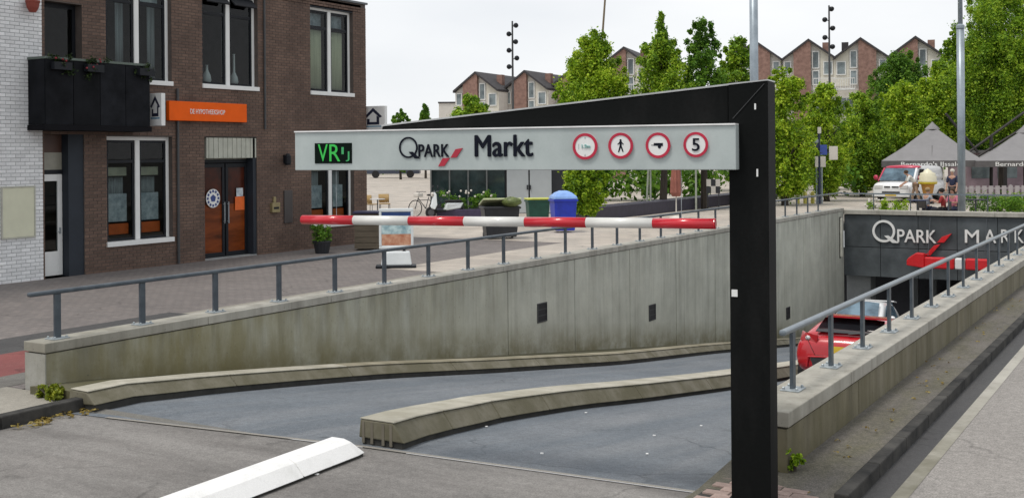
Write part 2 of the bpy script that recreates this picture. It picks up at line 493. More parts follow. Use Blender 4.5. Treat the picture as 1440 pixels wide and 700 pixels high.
# ------------------------------------------------------------------ ground
def rects(mb, xs, ys, z, skip):
    for i in range(len(xs) - 1):
        for j in range(len(ys) - 1):
            if (i, j) in skip: continue
            mb.quad((xs[i], ys[j], z), (xs[i + 1], ys[j], z), (xs[i + 1], ys[j + 1], z), (xs[i], ys[j + 1], z))
g = MB(); rects(g, [-900, -11.3, -3.06, 900], [-300, 8.2, 42.7, 1500], 0.0, {(1, 1)})
g.build("ground", GREYP, kind="structure")
def sheet(name, M, x0, x1, y0, y1, z): MB().quad((x0, y0, z), (x1, y0, z), (x1, y1, z), (x0, y1, z)).build(name, M, kind="structure")
sheet("pale_road", LANE, -2.02, 14, -60, 300, 0.004)
sheet("gutter", DARK, -2.27, -2.02, 8.2, 300, 0.004)
sheet("gutter_edge", COPE, -2.05, -1.93, 7.0, 300, 0.008)
# right-hand strip with its kerb
k = MB(); k.prism([(-3.4, 7.0, -.2), (-3.4, 7.0, .03), (-3.4, 8.5, .036), (-3.4, 9.4, .1), (-3.4, 9.4, -.2)], (1.04, 0, 0)); k.box(-2.9, -2.36, 9.4, 160, -0.2, 0.10)
k.build("verge", SOIL, kind="structure")
kb = empty("verge_kerb", (-2.3, 8.6, 0), "dark roadside kerb along the mossy strip below the right-hand wall", "kerb")
DKERB = mat("dark_kerb", (0.030, 0.030, 0.030), 0.85, 0.3, 3, 0.4, col2=(0.052, 0.05, 0.046), spec=.2, island=0.1)
y = 8.6
for i in range(40):
    MB().box(-2.36, -2.25, y + 0.004, y + 0.996, -0.1, 0.122).build("kerb_stone", DKERB, kb, bevel=0.012); y += 1.0
# mossy fringe on that kerb's back edge
# joint across the top of the ramp, then the ramp road itself
a, b, c = on_z(150, 588), on_z(510, 629), on_z(982, 691)
mb = MB()
for p, q in ((a, b), (b, c)):
    mb.quad((p.x, p.y - .024, zr(p.y) + .014), (q.x, q.y - .024, zr(q.y) + .014), (q.x, q.y + .024, zr(q.y) + .014), (p.x, p.y + .024, zr(p.y) + .014))
mb.build("expansion_joint", mat("joint_fill", (0.30, 0.28, 0.25), 0.8, 0.25, 3, fine=0.25, col2=(0.2, 0.19, 0.17)), kind="structure")

def yj(x):
    for p, q in ((a, b), (b, c)):
        if x <= q.x or q is c: return p.y + (q.y - p.y) * (x - p.x) / (q.x - p.x)
mb = MB(); xr_ = [-10.2, a.x, b.x, c.x, -2.1]
for p, q in zip(xr_[:-1], xr_[1:]):
    y0_, y1_ = yj(p), yj(q)
    if p >= c.x - .01: y0_ = y1_ = 8.2
    mb.quad((p, -60, .004), (q, -60, .004), (q, min(8.2, y1_), .004), (p, min(8.2, y0_), .004))
    if min(y0_, y1_) > 8.2 or max(y0_, y1_) > 8.2:
        mb.quad((p, min(8.2, y0_), .004), (q, min(8.2, y1_), .004), (q, y1_, zr(y1_) + .004), (p, y0_, zr(y0_) + .004))
mb.build("road", ROAD, kind="structure")
mb = MB(); ss = [9 + .4 * i for i in range(3)] + [11 + 2.0 * i for i in range(24)]
xs_ = [LN - .1, a.x, b.x, c.x, RI + .1]
for p, q in zip(xs_[:-1], xs_[1:]):
    mb.quad((p, yj(p), zr(yj(p)) + .009), (q, yj(q), zr(yj(q)) + .009), (q, 8.75, zr(8.75)), (p, 8.75, zr(8.75))).quad((p, 8.75, zr(8.75)), (q, 8.75, zr(8.75)), (q, 9, zr(9)), (p, 9, zr(9)))
for p, q in zip(ss[:-1], ss[1:]):
    mb.quad((LN - .1, p, zr(p)), (RI + .1, p, zr(p)), (RI + .1, q, zr(q)), (LN - .1, q, zr(q)))
mb.build("ramp_road", RAMP, kind="structure")
# pavement and plaza behind the left wall, one raised slab (z 0.12)
PZ = 0.06
mb = MB()
mb.box(-300, LO - .005, -60, 43.2, -0.3, PZ); mb.box(LO - .005, -10.3, -60, 8.22, -0.3, PZ)
mb.build("pavement", WALK, kind="structure")
mb = MB(); mb.box(-300, -2.5, 43.25, 600, -0.3, PZ - .01); mb.build("terrace_ground", SAND, kind="structure")
sheet("plaza", SAND, -120, -16.0, 29.5, 43.2, PZ + .004)
sheet("plaza_strip", SAND, -16.0, LO - 0.6, 21.0, 43.2, PZ + .004)
sheet("sandy_strip", SANDG, -14.6, LO - 0.5, 13.5, 21.0, PZ + .004)
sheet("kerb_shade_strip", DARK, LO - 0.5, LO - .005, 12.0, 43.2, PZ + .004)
sheet("dark_band", DARK, -14.9, -13.75, -40, 13.5, PZ + .004)
sheet("red_path", REDP, -13.75, -12.35, -40, 12.6, PZ + .004)
sheet("grey_strip", GREYP, -12.35, -11.75, -40, 9.5, PZ + .004)
sheet("pale_strip", SANDG, -11.75, -10.3, -40, 8.22, PZ + .004)
kl = empty("pavement_kerb", (-10.2, 8, 0), "dark kerb curving into the left end of the ramp wall", "kerb")
for i in range(14):
    y1 = 8.05 - i * 1.0
    MB().box(-10.31, -10.17, y1 - 0.994, y1, -0.1, 0.135).build("kerb_stone", DKERB, kl, bevel=0.015)

# ------------------------------------------------------------------ retaining walls
JS = [8.3] + [18.37 + 2.7 * i for i in range(9)] + [PORT]
JS = [j for j in JS if j <= PORT]
wl_ = empty("retaining_wall", (LN, 8.3, 0), "long stained concrete ramp wall on the left with streaks and dark recesses", "wall")
for a, b in zip(JS[:-1], JS[1:]):
    a1, b1 = a + (0.012 if a > 8.4 else 0), b - 0.012
    pts = [(LN, a1, zr(a1) - .4), (LN, b1, zr(b1) - .4), (LN, b1, 0.475), (LN, a1, 0.475)]
    MB().prism(pts, (-0.33, 0, 0)).build("wall_panel", CONC, wl_, bevel=0.008)
MB().prism([(LN - .03, 8.32, -.4), (LN - .03, PORT, zr(PORT) - .4), (LN - .03, PORT, .48), (LN - .03, 8.32, .48)], (-.30, 0, 0)).build(
    "joint_backing", mat("joint_dark", (0.07, 0.068, 0.06), 0.9), wl_)
MB().box(LN - .352, LN + .004, 8.283, 8.299, -.3, .475).build("end_face", ENDC, wl_)
y = 8.27
while y < PORT - .1:
    y1 = min(y + 2.48, PORT)
    MB().box(LO - .012, LN + .018, y + .004, y1 - .004, .488, .60).build("coping", COPE, wl_, bevel=0.008); y = y1
# recessed lamp niches
LB = mat("niche_black", (0.012, 0.012, 0.016), 0.4)
def niche(py_px, px_px, zc=None, yc=None):
    p = on_x(px_px, py_px, LN) if zc is None else Vector((LN, yc, zc))
    t = empty("wall_niche", (LN, p.y, p.z), None, "wall lamp")
    MB().ring((0, 0, 0), 0, .1, 0, .01)
    f = MB()
    w, h = .17, .17
    for (y0, y1, z0, z1) in ((-w - .02, w + .02, h, h + .02), (-w - .02, w + .02, -h - .02, -h), (-w - .02, -w, -h, h), (w, w + .02, -h, h)):
        f.box(p.x, p.x + .018, p.y + y0, p.y + y1, p.z + z0, p.z + z1)
    f.build("frame", mat("niche_frame", (0.05, 0.05, 0.055), 0.5), t)
    MB().box(p.x, p.x + .006, p.y - w, p.y + w, p.z - h, p.z + h).build("lens", LB, t)
    gr = MB()
    for q in (-.06, .06): gr.box(p.x + .006, p.x + .013, p.y - w, p.y + w, p.z + q - .008, p.z + q + .008)
    gr.build("louvre", mat("niche_frame", (0, 0, 0)), t)
    return t
t = niche(439, 762); t["label"] = "dark square lamp niche in the ramp wall, nearest of the row, left of the centre"
t = niche(439, 917); t["label"] = "dark square lamp niche in the ramp wall left of the black post"
t = niche(440, 1108); t["label"] = "dark lamp niche in the ramp wall right of the black post, near the garage"
for q in wl_.children: pass

wr = empty("retaining_wall", (RI, 9.1, 0), "mossy concrete ramp wall on the right beside the pale road", "wall")
JR = [9.1] + [11.4 + 2.7 * i for i in range(11)] + [PORT + .6]
for a, b in zip(JR[:-1], JR[1:]):
    a1, b1 = a + (0.01 if a > 9.2 else 0), b - 0.01
    MB().prism([(RI, a1, zr(a1) - .4), (RI, b1, zr(b1) - .4), (RI, b1, .435), (RI, a1, .435)], (RO - RI, 0, 0)).build("wall_panel", CONC_R, wr, bevel=0.006)
MB().prism([(RI + .03, 9.13, -.4), (RI + .03, PORT, zr(PORT) - .4), (RI + .03, PORT, .44), (RI + .03, 9.13, .44)], (RO - RI - .06, 0, 0)).build("joint_backing", MATS["joint_dark"], wr)
y = 9.07
while y < PORT + .5:
    y1 = min(y + 1.98, PORT + .6)
    MB().box(RI - .02, RO + .02, y + .004, y1 - .004, .455, .58).build("coping", COPE, wr, bevel=0.008); y = y1

# ------------------------------------------------------------------ kerbs on the ramp
def swept(edge, name, parent, prof, s0, s1, M, gap=0.003):
    """profile (offset from edge towards -x, height over the road) carried along the ramp"""
    nseg = max(2, int((s1 - s0) / 0.5)); vs = []; n = len(prof)
    for i in range(nseg + 1):
        s = s0 + gap + (s1 - s0 - 2 * gap) * i / nseg
        for o, h in prof: vs.append((edge(s) - o, s, zr(s) + h))
    fs = [tuple(range(n)), tuple(range(nseg * n + n - 1, nseg * n - 1, -1))]
    for i in range(nseg):
        for k in range(n):
            fs.append((i * n + k, i * n + (k + 1) % n, (i + 1) * n + (k + 1) % n, (i + 1) * n + k))
    return MB().add(vs, fs).build(name, M, parent, bevel=0.012)
def interp(tab):
    def f(s):
        if s <= tab[0][0]: return tab[0][1]
        for (a, x), (b, z) in zip(tab[:-1], tab[1:]):
            if s <= b:
                t = (s - a) / (b - a); t = t * t * (3 - 2 * t) * .5 + t * .5
                return x + (z - x) * t
        return tab[-1][1]
    return f
def edge_tab(pts, tail, first=()):
    t = sorted(list(first) + [(q.y, q.x) for q in (on_ramp(*p) for p in pts)]); return interp(t + [(t[-1][0] + 6, t[-1][1] * .5 + tail * .5), (60, tail)])
med = edge_tab(((650, 608), (717, 592), (814, 576), (926, 563), (1025, 549)), -6.7, ((8.4, -6.22), (9.0, -6.38)))
mk = empty("median_kerb", (-6.8, 8.3, 0), "pale concrete median kerb dividing the two ramp lanes", "kerb")
DRK = mat("kerb_foot", (0.035, 0.034, 0.03), 0.9, 0.3, 5)
KFACE = concrete_mat("kerb_face_grime_shade", (0.27, 0.25, 0.205), (0.08, 0.07, 0.045), (0.10, 0.09, 0.045), 9, 30, 0.4, 0.5, 0.1)  # scuffs and moss, plus shade of the sloped face painted into the colour
KTOP = concrete_mat("kerb_top_worn_lit", (0.55, 0.525, 0.455), (0.25, 0.235, 0.2), (0.30, 0.28, 0.21), 9, 20, 0.2, 0.3, 0.05)  # worn top, painted paler to carry the skylight it catches
s = 8.40
for i in range(14):
    e = s + (1.2 if i < 3 else 2.4)
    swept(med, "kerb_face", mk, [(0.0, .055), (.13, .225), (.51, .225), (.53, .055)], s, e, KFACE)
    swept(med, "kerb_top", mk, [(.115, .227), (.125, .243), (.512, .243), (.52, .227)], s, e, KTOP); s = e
swept(med, "foot", mk, [(.03, -.05), (.03, .054), (.50, .054), (.50, -.05)], 8.42, s, DRK, 0)  # near-black colour paints in the shadow gap under the kerb
# vertical ribs on its near end
rb = MB()
for q in (.14, .23, .36, .46): rb.box(med(8.4) - q - .03, med(8.4) - q, 8.399, 8.41, .01, .21)
rb.build("end_groove", mat("rib_dark", (0.14, 0.125, 0.095), 0.9), mk, kind="stuff")
led = edge_tab(((137, 579), (215, 564), (322, 552), (430, 542), (537, 533), (717, 523), (870, 513), (1018, 496)), -10.55)
lk = empty("ledge_kerb", (-10.6, 8, 0), "raised concrete ledge running along the foot of the left ramp wall", "kerb")
s = 8.02
for i in range(14):
    e = min(s + 2.4, PORT + 1)
    if e - s < .3: break
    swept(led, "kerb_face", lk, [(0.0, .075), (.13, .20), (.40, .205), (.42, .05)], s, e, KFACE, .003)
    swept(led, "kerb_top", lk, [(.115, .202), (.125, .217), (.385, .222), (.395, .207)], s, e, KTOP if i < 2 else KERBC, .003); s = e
MF = concrete_mat("moss_fill", (0.13, 0.125, 0.095), (0.06, 0.055, 0.04), (0.10, 0.092, 0.04), 10, 60, 0.5, 0.8)
vv = [(led(8.1) - .41, 8.1, -.1), (LN - .01, 8.1, -.1)]; ff = [(0, 2, 3, 1)]
for i in range(40):
    q = 8.1 + (PORT - 8.1) * i / 39; vv += [(led(q) - .43, q, zr(q) + .165), (LN - .01, q, zr(q) + .15)]
    if i: ff.append((2 * i, 2 * i + 2, 2 * i + 3, 2 * i + 1))
MB().add(vv, ff).build("dirt_fill", MF, lk)
swept(led, "foot", lk, [(.025, -.05), (.025, .073), (.41, .073), (.41, -.05)], 8.04, s, DRK, 0)  # same painted dark gap below the ledge face

# white lane divider on the near road
WHT = mat("white_paint", (0.78, 0.78, 0.77), 0.45, 0.05, 5, 0.15, col2=(0.72, 0.72, 0.71), fine=0.04)
DIVW = mat("divider_white", (0.80, 0.80, 0.79), 0.5, 0.04, 3.5, 0.2, col2=(0.60, 0.60, 0.58), lo=.5, hi=.8, fine=0.06)
pA, pB = on_z(516, 641), on_z(366, 700)
dv = (pB - pA).normalized(); nv = Vector((dv.y, -dv.x, 0))
if nv.x > 0: nv = -nv
wb = empty("lane_divider", pA, "white painted lane divider block lying on the near road", "road divider")
def divider(t0, t1, taper):
    prof = [(0, .03), (.10, .135), (.17, .165), (.30, .165), (.37, .135), (.46, .03)]
    vs = []
    tt = [t0, t0 + taper, t1] if taper else [t0, t1]
    for i, q in enumerate(tt):
        for o, h in prof:
            if taper and i == 0: o2, h2, q2 = o * .9 + .02, h, q + (h - .03) * taper / .135 * .9
            else: o2, h2, q2 = o, h, q
            p = pA + dv * q2 + nv * o2; vs.append((p.x, p.y, h2))
    n = len(prof)
    fs = [tuple(range(n)), tuple(range(len(vs) - 1, len(vs) - n - 1, -1))]
    for i in range(len(tt) - 1):
        for k2 in range(n): fs.append((i * n + k2, i * n + (k2 + 1) % n, (i + 1) * n + (k2 + 1) % n, (i + 1) * n + k2))
    return MB().add(vs, fs)
divider(0, .86, .12).build("block", DIVW, wb, bevel=0.008)
divider(.866, 2.3, 0).build("block", DIVW, wb, bevel=0.008)
divider(2.306, 4.2, 0).build("block", DIVW, wb, bevel=0.008)
mb = MB()
c = [pA + dv * a_ + nv * b_ for a_, b_ in ((.03, .02), (4.2, .02), (4.2, .44), (.03, .44))]
mb.prism([(p.x, p.y, 0.002) for p in c], (0, 0, .03)).build("rubber_foot", DRK, wb)

# ------------------------------------------------------------------ garage portal
pt = empty("garage_portal", (LN, PORT, -4), "dark panelled garage entrance wall at the foot of the ramp", "building")
FAS = mat("fascia_panel", (0.050, 0.060, 0.066), 0.6, 0.2, 1.2, 0.1, col2=(0.072, 0.083, 0.09), island=0.16)
w = (RI - LN) / 6
for r_, (z0, z1) in enumerate(((-1.88, -.82), (-.81, .36))):
    for i in range(6):
        MB().box(LN + w * i + .008, LN + w * (i + 1) - .008, PORT + .0, PORT + .05, z0 + .006, z1 - .006).build("fascia_panel", FAS, pt, bevel=0.006)
MB().box(LN, RI, PORT + .05, PORT + .4, -1.875, .36).build("beam", mat("beam_dark", (0.02, 0.022, 0.025), 0.8), pt)
x = LN
while x < RI - .1:
    x1 = min(x + 2.6, RI)
    MB().box(x + .005, x1 - .005, PORT - .09, PORT + .5, .38, .535).build("coping", COPE, pt, bevel=0.01); x = x1
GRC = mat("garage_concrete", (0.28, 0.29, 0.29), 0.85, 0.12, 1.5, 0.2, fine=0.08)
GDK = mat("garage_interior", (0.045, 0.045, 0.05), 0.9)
zb = zr(58) - .3
MB().box(LN - .02, LN + .85, PORT + .42, PORT + 1.2, zr(PORT + 1) - .1, -1.88).build("pier", GRC, pt, bevel=0.01)
MB().box(RI - .5, RI + .02, PORT + .42, PORT + 1.2, zr(PORT + 1) - .1, -1.88).build("pier", GRC, pt, bevel=0.01)
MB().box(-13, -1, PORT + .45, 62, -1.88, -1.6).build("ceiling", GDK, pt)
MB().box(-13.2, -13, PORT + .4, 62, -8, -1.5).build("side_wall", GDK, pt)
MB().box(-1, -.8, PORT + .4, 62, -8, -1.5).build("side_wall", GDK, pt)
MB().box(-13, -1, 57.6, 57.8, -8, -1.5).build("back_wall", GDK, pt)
for px in (1286, 1312):
    p = on_y(px, 400, 46.3)
    MB().box(p.x - .13, p.x + .13, p.y, p.y + .26, zr(46.3) - .2, -1.88).build("column", GRC, pt)
p = on_x(1189, 330, LN + .06)
tb = empty("light_tube", (LN + .06, p.y - 1.0, -.4), "thin pale vertical light tube at the corner of the garage entrance", "lamp")
MB().box(LN + .02, LN + .09, PORT - .62, PORT - .50, -1.15, .25).build("tube", mat("tube_pale", (0.72, 0.70, 0.60), 0.4), tb, bevel=.01)
MB().box(LN + .001, LN + .02, PORT - .65, PORT - .47, -1.2, .3).build("mount", mat("joint_dark", (0, 0, 0)), tb)

LETW = mat("letter_white", (0.75, 0.75, 0.73), 0.4, 0.04)
LRED = mat("signal_red", (0.62, 0.012, 0.018), 0.3, 0.06, 6, coat=0.4)
def on_fascia(px, py): return on_y(px, py, PORT - .02)
lt = empty("wall_lettering", (-9, PORT - .03, -.3), "white letters and red mark on the dark garage entrance wall", "sign")
q0, q1 = on_fascia(1227, 325), on_fascia(1259, 325)
qc = (q0 + q1) / 2; qr = (q1.x - q0.x) / 2
mb = MB(); mb.ring((qc.x, PORT - .06, qc.z), qr * .80, qr, 0, .06, 40)
mb.prism([(qc.x + qr * .05, PORT - .062, qc.z - qr * .42), (qc.x + qr * .38, PORT - .062, qc.z - qr * .38), (qc.x + qr * 1.3, PORT - .062, qc.z - qr * 1.02), (qc.x + qr * .75, PORT - .062, qc.z - qr * 1.02)], (0, .058, 0))
mb.build("letter", LETW, lt)
def fit_text(s, p0, p1, ht, M, parent, y, bold=0.0, sp=1.0, each=False):
    o = text("letter", s, (0, 0, 0), ht / .70, M, parent, ext=.02, bold=bold, sp=sp)
    ww = max(v.co.x for v in o.data.vertices) - min(v.co.x for v in o.data.vertices)
    o.scale = ((p1.x - p0.x) / ww, 1, 1)
    o.location = wmat(parent).inverted() @ Vector((p0.x - min(v.co.x for v in o.data.vertices) * o.scale.x, y, p0.z))
    return o
fit_text("PARK", on_fascia(1262, 340), on_fascia(1317, 340), .46, LETW, lt, PORT - .03, .012)
for ch, a_, b_ in (("M", 1357, 1377), ("A", 1384, 1401), ("R", 1408, 1420), ("K", 1427, 1440), ("T", 1446, 1458)):
    fit_text(ch, on_fascia(a_, 341), on_fascia(b_, 341), .46, LETW, lt, PORT - .03, .008)
mb = MB()
for quad in (((1300, 360), (1314, 345), (1323, 343), (1309, 359)), ((1318, 341), (1325, 333), (1339, 328), (1328, 341))):
    mb.prism([tuple(Vector((on_fascia(a_, b_).x, PORT - .09, on_fascia(a_, b_).z))) for a_, b_ in quad], (0, .09, 0))
mb.build("mark", LRED, lt, bevel=.01)
# hanging red and white height bar in front of the opening
hb = empty("height_bar", (-8, PORT - .6, -1.2), "chunky red and white height bar hanging in front of the garage opening", "barrier")
yb = PORT - .5
def hbx(px): return on_y(px, 372, yb).x
segs = ((1276, 1300, LRED), (1300, 1343, LRED), (1343, 1358, WHT), (1358, 1391, LRED))
for a_, b_, M in segs:
    x0, x1 = hbx(a_), hbx(b_); z0, z1 = on_y(1330, 378, yb).z, on_y(1330, 362, yb).z
    if a_ == 1276:
        MB().prism([(x0, yb - .15, z0 + .08), (x1 + .02, yb - .15, z0), (x1 + .02, yb - .15, z1 + .12), (x1 - .25, yb - .15, z1 + .14), (x0 + .05, yb - .15, z0 + .34), (x0, yb - .15, z0 + .25)], (0, .3, 0)).build("end_cap", LRED, hb, bevel=.03)
    else: MB().box(x0 + .01, x1 - .01, yb - .13, yb + .13, z0, z1).build("bar_section", M, hb, bevel=.05)
mb = MB()
for px in (1305, 1385): mb.tube((hbx(px), yb, -1.0), (hbx(px), yb + .45, .3), .012)
mb.build("hanger", mat("steel_dark", (0.09, 0.1, 0.11), 0.5, metal=.6), hb, kind="stuff")

# ------------------------------------------------------------------ hand rails
RAIL = mat("rail_paint", (0.052, 0.068, 0.085), 0.42, 0.12, 6, 0.1, col2=(0.075, 0.092, 0.108), metal=0.1)
RAILB = mat("rail_paint_pale", (0.20, 0.235, 0.265), 0.32, 0.1, 6, metal=0.5)
PLATE = mat("galvanised_plate", (0.36, 0.40, 0.42), 0.45, 0.2, 15, metal=0.4)
def railing(name, label, x, y0, ys, y1, ztop, zbase, hw, M, Mtop, flat=True):
    t = empty(name, (x, y0, zbase), label, "railing")
    mb = MB()
    mb.box(x - hw, x + hw, y0, y1, ztop - .052, ztop)
    mb.build("top_rail", Mtop, t, bevel=0.018)
    proto = None
    for yy in ys:
        if proto is None:
            proto = MB().box(-.016, .016, -.042, .042, 0.01, ztop - zbase - .05).build("post", M, t, local=True, bevel=.004)
            pl = MB().box(-.085, .085, -.11, .11, 0.0, .014).build("base_plate", PLATE, proto, local=True, bevel=.004)
            bo = MB()
            for a_ in (-.06, .06):
                for b_ in (-.08, .08): bo.lathe((a_, b_, .014), [(.014, 0), (.014, .016), (.008, .022)], 6)
            bo.build("bolt", PLATE, proto, local=True, kind="stuff")
            o = proto
        else: o = copy_tree(proto, t)
        o.location = (0, yy - y0, 0)
    return t
railing("hand_rail", "blue grey steel hand rail on top of the long left ramp wall", LN - .17, 8.2, [8.58 + 1.24 * i for i in range(26)], PORT + .4, 1.17, .60, .035, RAIL, RAIL)
railing("hand_rail", "blue grey steel hand rail on top of the right ramp wall", RI + .16, 9.67, [9.97 + 1.24 * i for i in range(25)], PORT + .5, 1.15, .58, .03, RAIL, RAILB)
t = empty("hand_rail", (LN, PORT + .3, .6), "thin hand rail above the dark garage entrance wall", "railing")
MB().box(LN - .17, RI + .16, PORT + .27, PORT + .33, 1.10, 1.15).build("top_rail", RAILB, t)
for i in range(6):
    MB().box(LN + 1.0 + i * 1.3, LN + 1.03 + i * 1.3, PORT + .28, PORT + .32, .535, 1.10).build("post", RAIL, t)
# ------------------------------------------------------------------ brick building on the left
FX = -21.4
BRICK = mat("dark_brick", (0.112, 0.069, 0.052), 0.8, 0.16, .9, 0.3, col2=(0.138, 0.088, 0.066), island=0.16, bscale=60, fine=0.1)
MORT = mat("dark_mortar", (0.088, 0.072, 0.063), 0.9, 0.15, 8)
WBR = mat("white_brick", (0.70, 0.71, 0.72), 0.7, 0.06, 2, 0.3, col2=(0.76, 0.765, 0.77), island=0.10, bscale=50, fine=0.05)
WMORT = mat("white_mortar", (0.40, 0.41, 0.42), 0.9, 0.15, 6)
WFR = mat("white_frame", (0.74, 0.75, 0.74), 0.4, 0.03, 4, fine=0.03)
DFR = mat("dark_frame", (0.010, 0.012, 0.016), 0.5, 0.1, spec=.25)
GLS = glass_mat("window_glass", (0.72, 0.76, 0.76))
ROOM = mat("room_wall", (0.14, 0.13, 0.12), 0.9)
SLATE = mat("dark_cladding", (0.026, 0.032, 0.042), 0.6, 0.1, 2, spec=.25)

def wall_grid(mb, xf, ys, zs, holes, depth):
    """front skin at x=xf over ys x zs leaving holes, with reveals going back by depth"""
    Y = sorted(set(list(ys) + [h[0] for h in holes] + [h[1] for h in holes]))
    Z = sorted(set(list(zs) + [h[2] for h in holes] + [h[3] for h in holes]))
    for a, b in zip(Y[:-1], Y[1:]):
        for c, d in zip(Z[:-1], Z[1:]):
            ym, zm = (a + b) / 2, (c + d) / 2
            if any(h[0] < ym < h[1] and h[2] < zm < h[3] for h in holes): continue
            mb.quad((xf, a, c), (xf, b, c), (xf, b, d), (xf, a, d))
    for (a, b, c, d) in holes:
        x1 = xf - depth
        mb.quad((xf, a, c), (x1, a, c), (x1, a, d), (xf, a, d)); mb.quad((xf, b, c), (x1, b, c), (x1, b, d), (xf, b, d))
        mb.quad((xf, a, c), (xf, b, c), (x1, b, c), (x1, a, c)); mb.quad((xf, a, d), (xf, b, d), (x1, b, d), (x1, a, d))

def bricks(parent, xf, y0, y1, z0, z1, holes, M, nind, bl=.21, bh=.063, gap=.012, proud=.007, rnd=None):
    """real bricks: the nearest as parts, the rest one joined part"""
    rnd = rnd or random.Random(3)
    course = bh + gap; todo = []; z = z0 + gap; r = 0
    while z + bh <= z1 + 1e-6:
        y = y0 - (r % 2) * (bl + gap) / 2
        while y < y1:
            a, b = max(y, y0), min(y + bl, y1)
            if b - a > .03:
                segs = [(a, b)]
                for h in holes:
                    if h[2] < z + bh - .01 and h[3] > z + .01:
                        nx = []
                        for (p, q) in segs:
                            if q <= h[0] or p >= h[1]: nx.append((p, q)); continue
                            if p < h[0]: nx.append((p, h[0]))
                            if q > h[1]: nx.append((h[1], q))
                        segs = nx
                todo += [(p, q, z) for p, q in segs if q - p > .025]
            y += bl + gap
        z += course; r += 1
    todo.sort(key=lambda t: (t[0] * .9 + abs(t[2] - 2.7) * .25))
    shared = {}
    inv = wmat(parent).translation
    mb = MB(); k = 0
    for (p, q, z) in todo:
        pr = proud + rnd.uniform(-.002, .002)
        if k < nind and abs(q - p - bl) < 1e-4 and vis(p, z + .03, xf):
            if 'm' not in shared:
                o = MB().add([(-.004, 0, 0), (proud, .002, .002), (-.004, bl, 0), (proud, bl - .002, .002), (-.004, bl, bh), (proud, bl - .002, bh - .002), (-.004, 0, bh), (proud, .002, bh - .002)],
                             [(1, 3, 5, 7), (0, 1, 7, 6), (2, 4, 5, 3), (4, 6, 7, 5), (0, 2, 3, 1)]).build("brick", M, parent, local=True)
                shared['m'] = o.data
            else:
                o = bpy.data.objects.new("brick", shared['m']); COL.objects.link(o); o.parent = parent
            o.location = (xf - inv.x + rnd.uniform(-.002, .002), p - inv.y, z - inv.z); k += 1
        else:
            mb.add([(xf - .004, p, z), (xf + pr, p + .002, z + .002), (xf - .004, q, z), (xf + pr, q - .002, z + .002), (xf - .004, q, z + bh), (xf + pr, q - .002, z + bh - .002), (xf - .004, p, z + bh), (xf + pr, p + .002, z + bh - .002)],
                   [(1, 3, 5, 7), (0, 1, 7, 6), (2, 4, 5, 3), (4, 6, 7, 5), (0, 2, 3, 1)])
    if mb.v: mb.build("brickwork", M, parent, kind="stuff")
def vis(y, z, x):
    d = Vector((x, y, z)) - CAM; t = d.dot(FWD)
    px, py = CX + F_PX * d.dot(RGT) / t, CY - F_PX * d.dot(UPV) / t
    return 0 < px < 1440 and 0 < py < 700

BY0, BY1, BZ = 15.86, 27.1, 7.2
HOLES = {
    'balcony_door': (15.95, 16.92, 3.42, 6.1), 'U1': (17.57, 19.52, 4.46, 6.92), 'U2': (20.53, 22.5, 4.46, 6.92), 'U3': (24.6, 26.5, 4.46, 6.92),
    'L4': (17.57, 19.52, .68, 3.17), 'L5': (24.6, 26.5, .68, 3.17), 'door': (20.57, 22.43, PZ, 3.18), 'side_door': (15.92, 16.95, PZ, 3.2)}
bb = empty("brick_building", (FX, BY0, PZ), "dark brown brick building with white framed windows and an orange shop sign", "building")
mb = MB(); wall_grid(mb, FX, [BY0, BY1], [-.2, BZ], list(HOLES.values()), .28)
mb.build("wall", MORT, bb)
bricks(bb, FX, BY0, BY1 + .01, PZ - .02, BZ - .06, list(HOLES.values()), BRICK, 300)
MB().box(FX - 9, FX - .29, BY1 - .2, BY1, -.2, BZ).box(FX - 9, FX - 8.8, BY0, BY1 - .2, -.2, BZ).box(FX - 9, FX - .29, BY0 - .1, BY0 + .05, -.2, BZ).build("side_wall", mat("side_brick", (0.09, 0.065, 0.055), 0.85, 0.2, 3), bb, kind=None)
MB().box(FX - 9, FX - .01, BY1 - .001, BY1 + .012, -.2, BZ - .02).build("gable_skin", BRICK, bb)
MB().box(FX - 9, FX + .0, BY0, BY1 - .21, BZ - .3, BZ - .04).build("roof", SLATE, bb)
MB().box(FX - .35, FX + .05, BY0, BY1 + .06, BZ, BZ + .06).build("roof_edge", mat("zinc", (0.13, 0.14, 0.15), 0.5, metal=.5), bb)
MB().box(FX - 8.7, FX - .35, BY0 + .1, BY1 - .25, 3.25, 3.42).build("floor_slab", ROOM, bb)
MB().box(FX - 4.2, FX - 4.0, BY0 + .1, BY1 - .25, .1, 6.9).build("room_partition", ROOM, bb)
MB().box(FX - .004, FX + .035, 19.6, 19.66, PZ, 4.4).box(FX - .004, FX + .05, 22.62, 22.68, 3.3, BZ - .1)
dp = MB(); dp.tube((FX + .05, 19.66, PZ + .02), (FX + .05, 19.66, 4.35), .035)
dp.build("drain_pipe", mat("pipe_grey", (0.055, 0.057, 0.06), 0.5), bb)
dp = MB(); dp.tube((FX + .045, 22.72, 3.4), (FX + .045, 22.72, BZ - .05), .03)
dp.build("drain_pipe", MATS["pipe_grey"], bb)

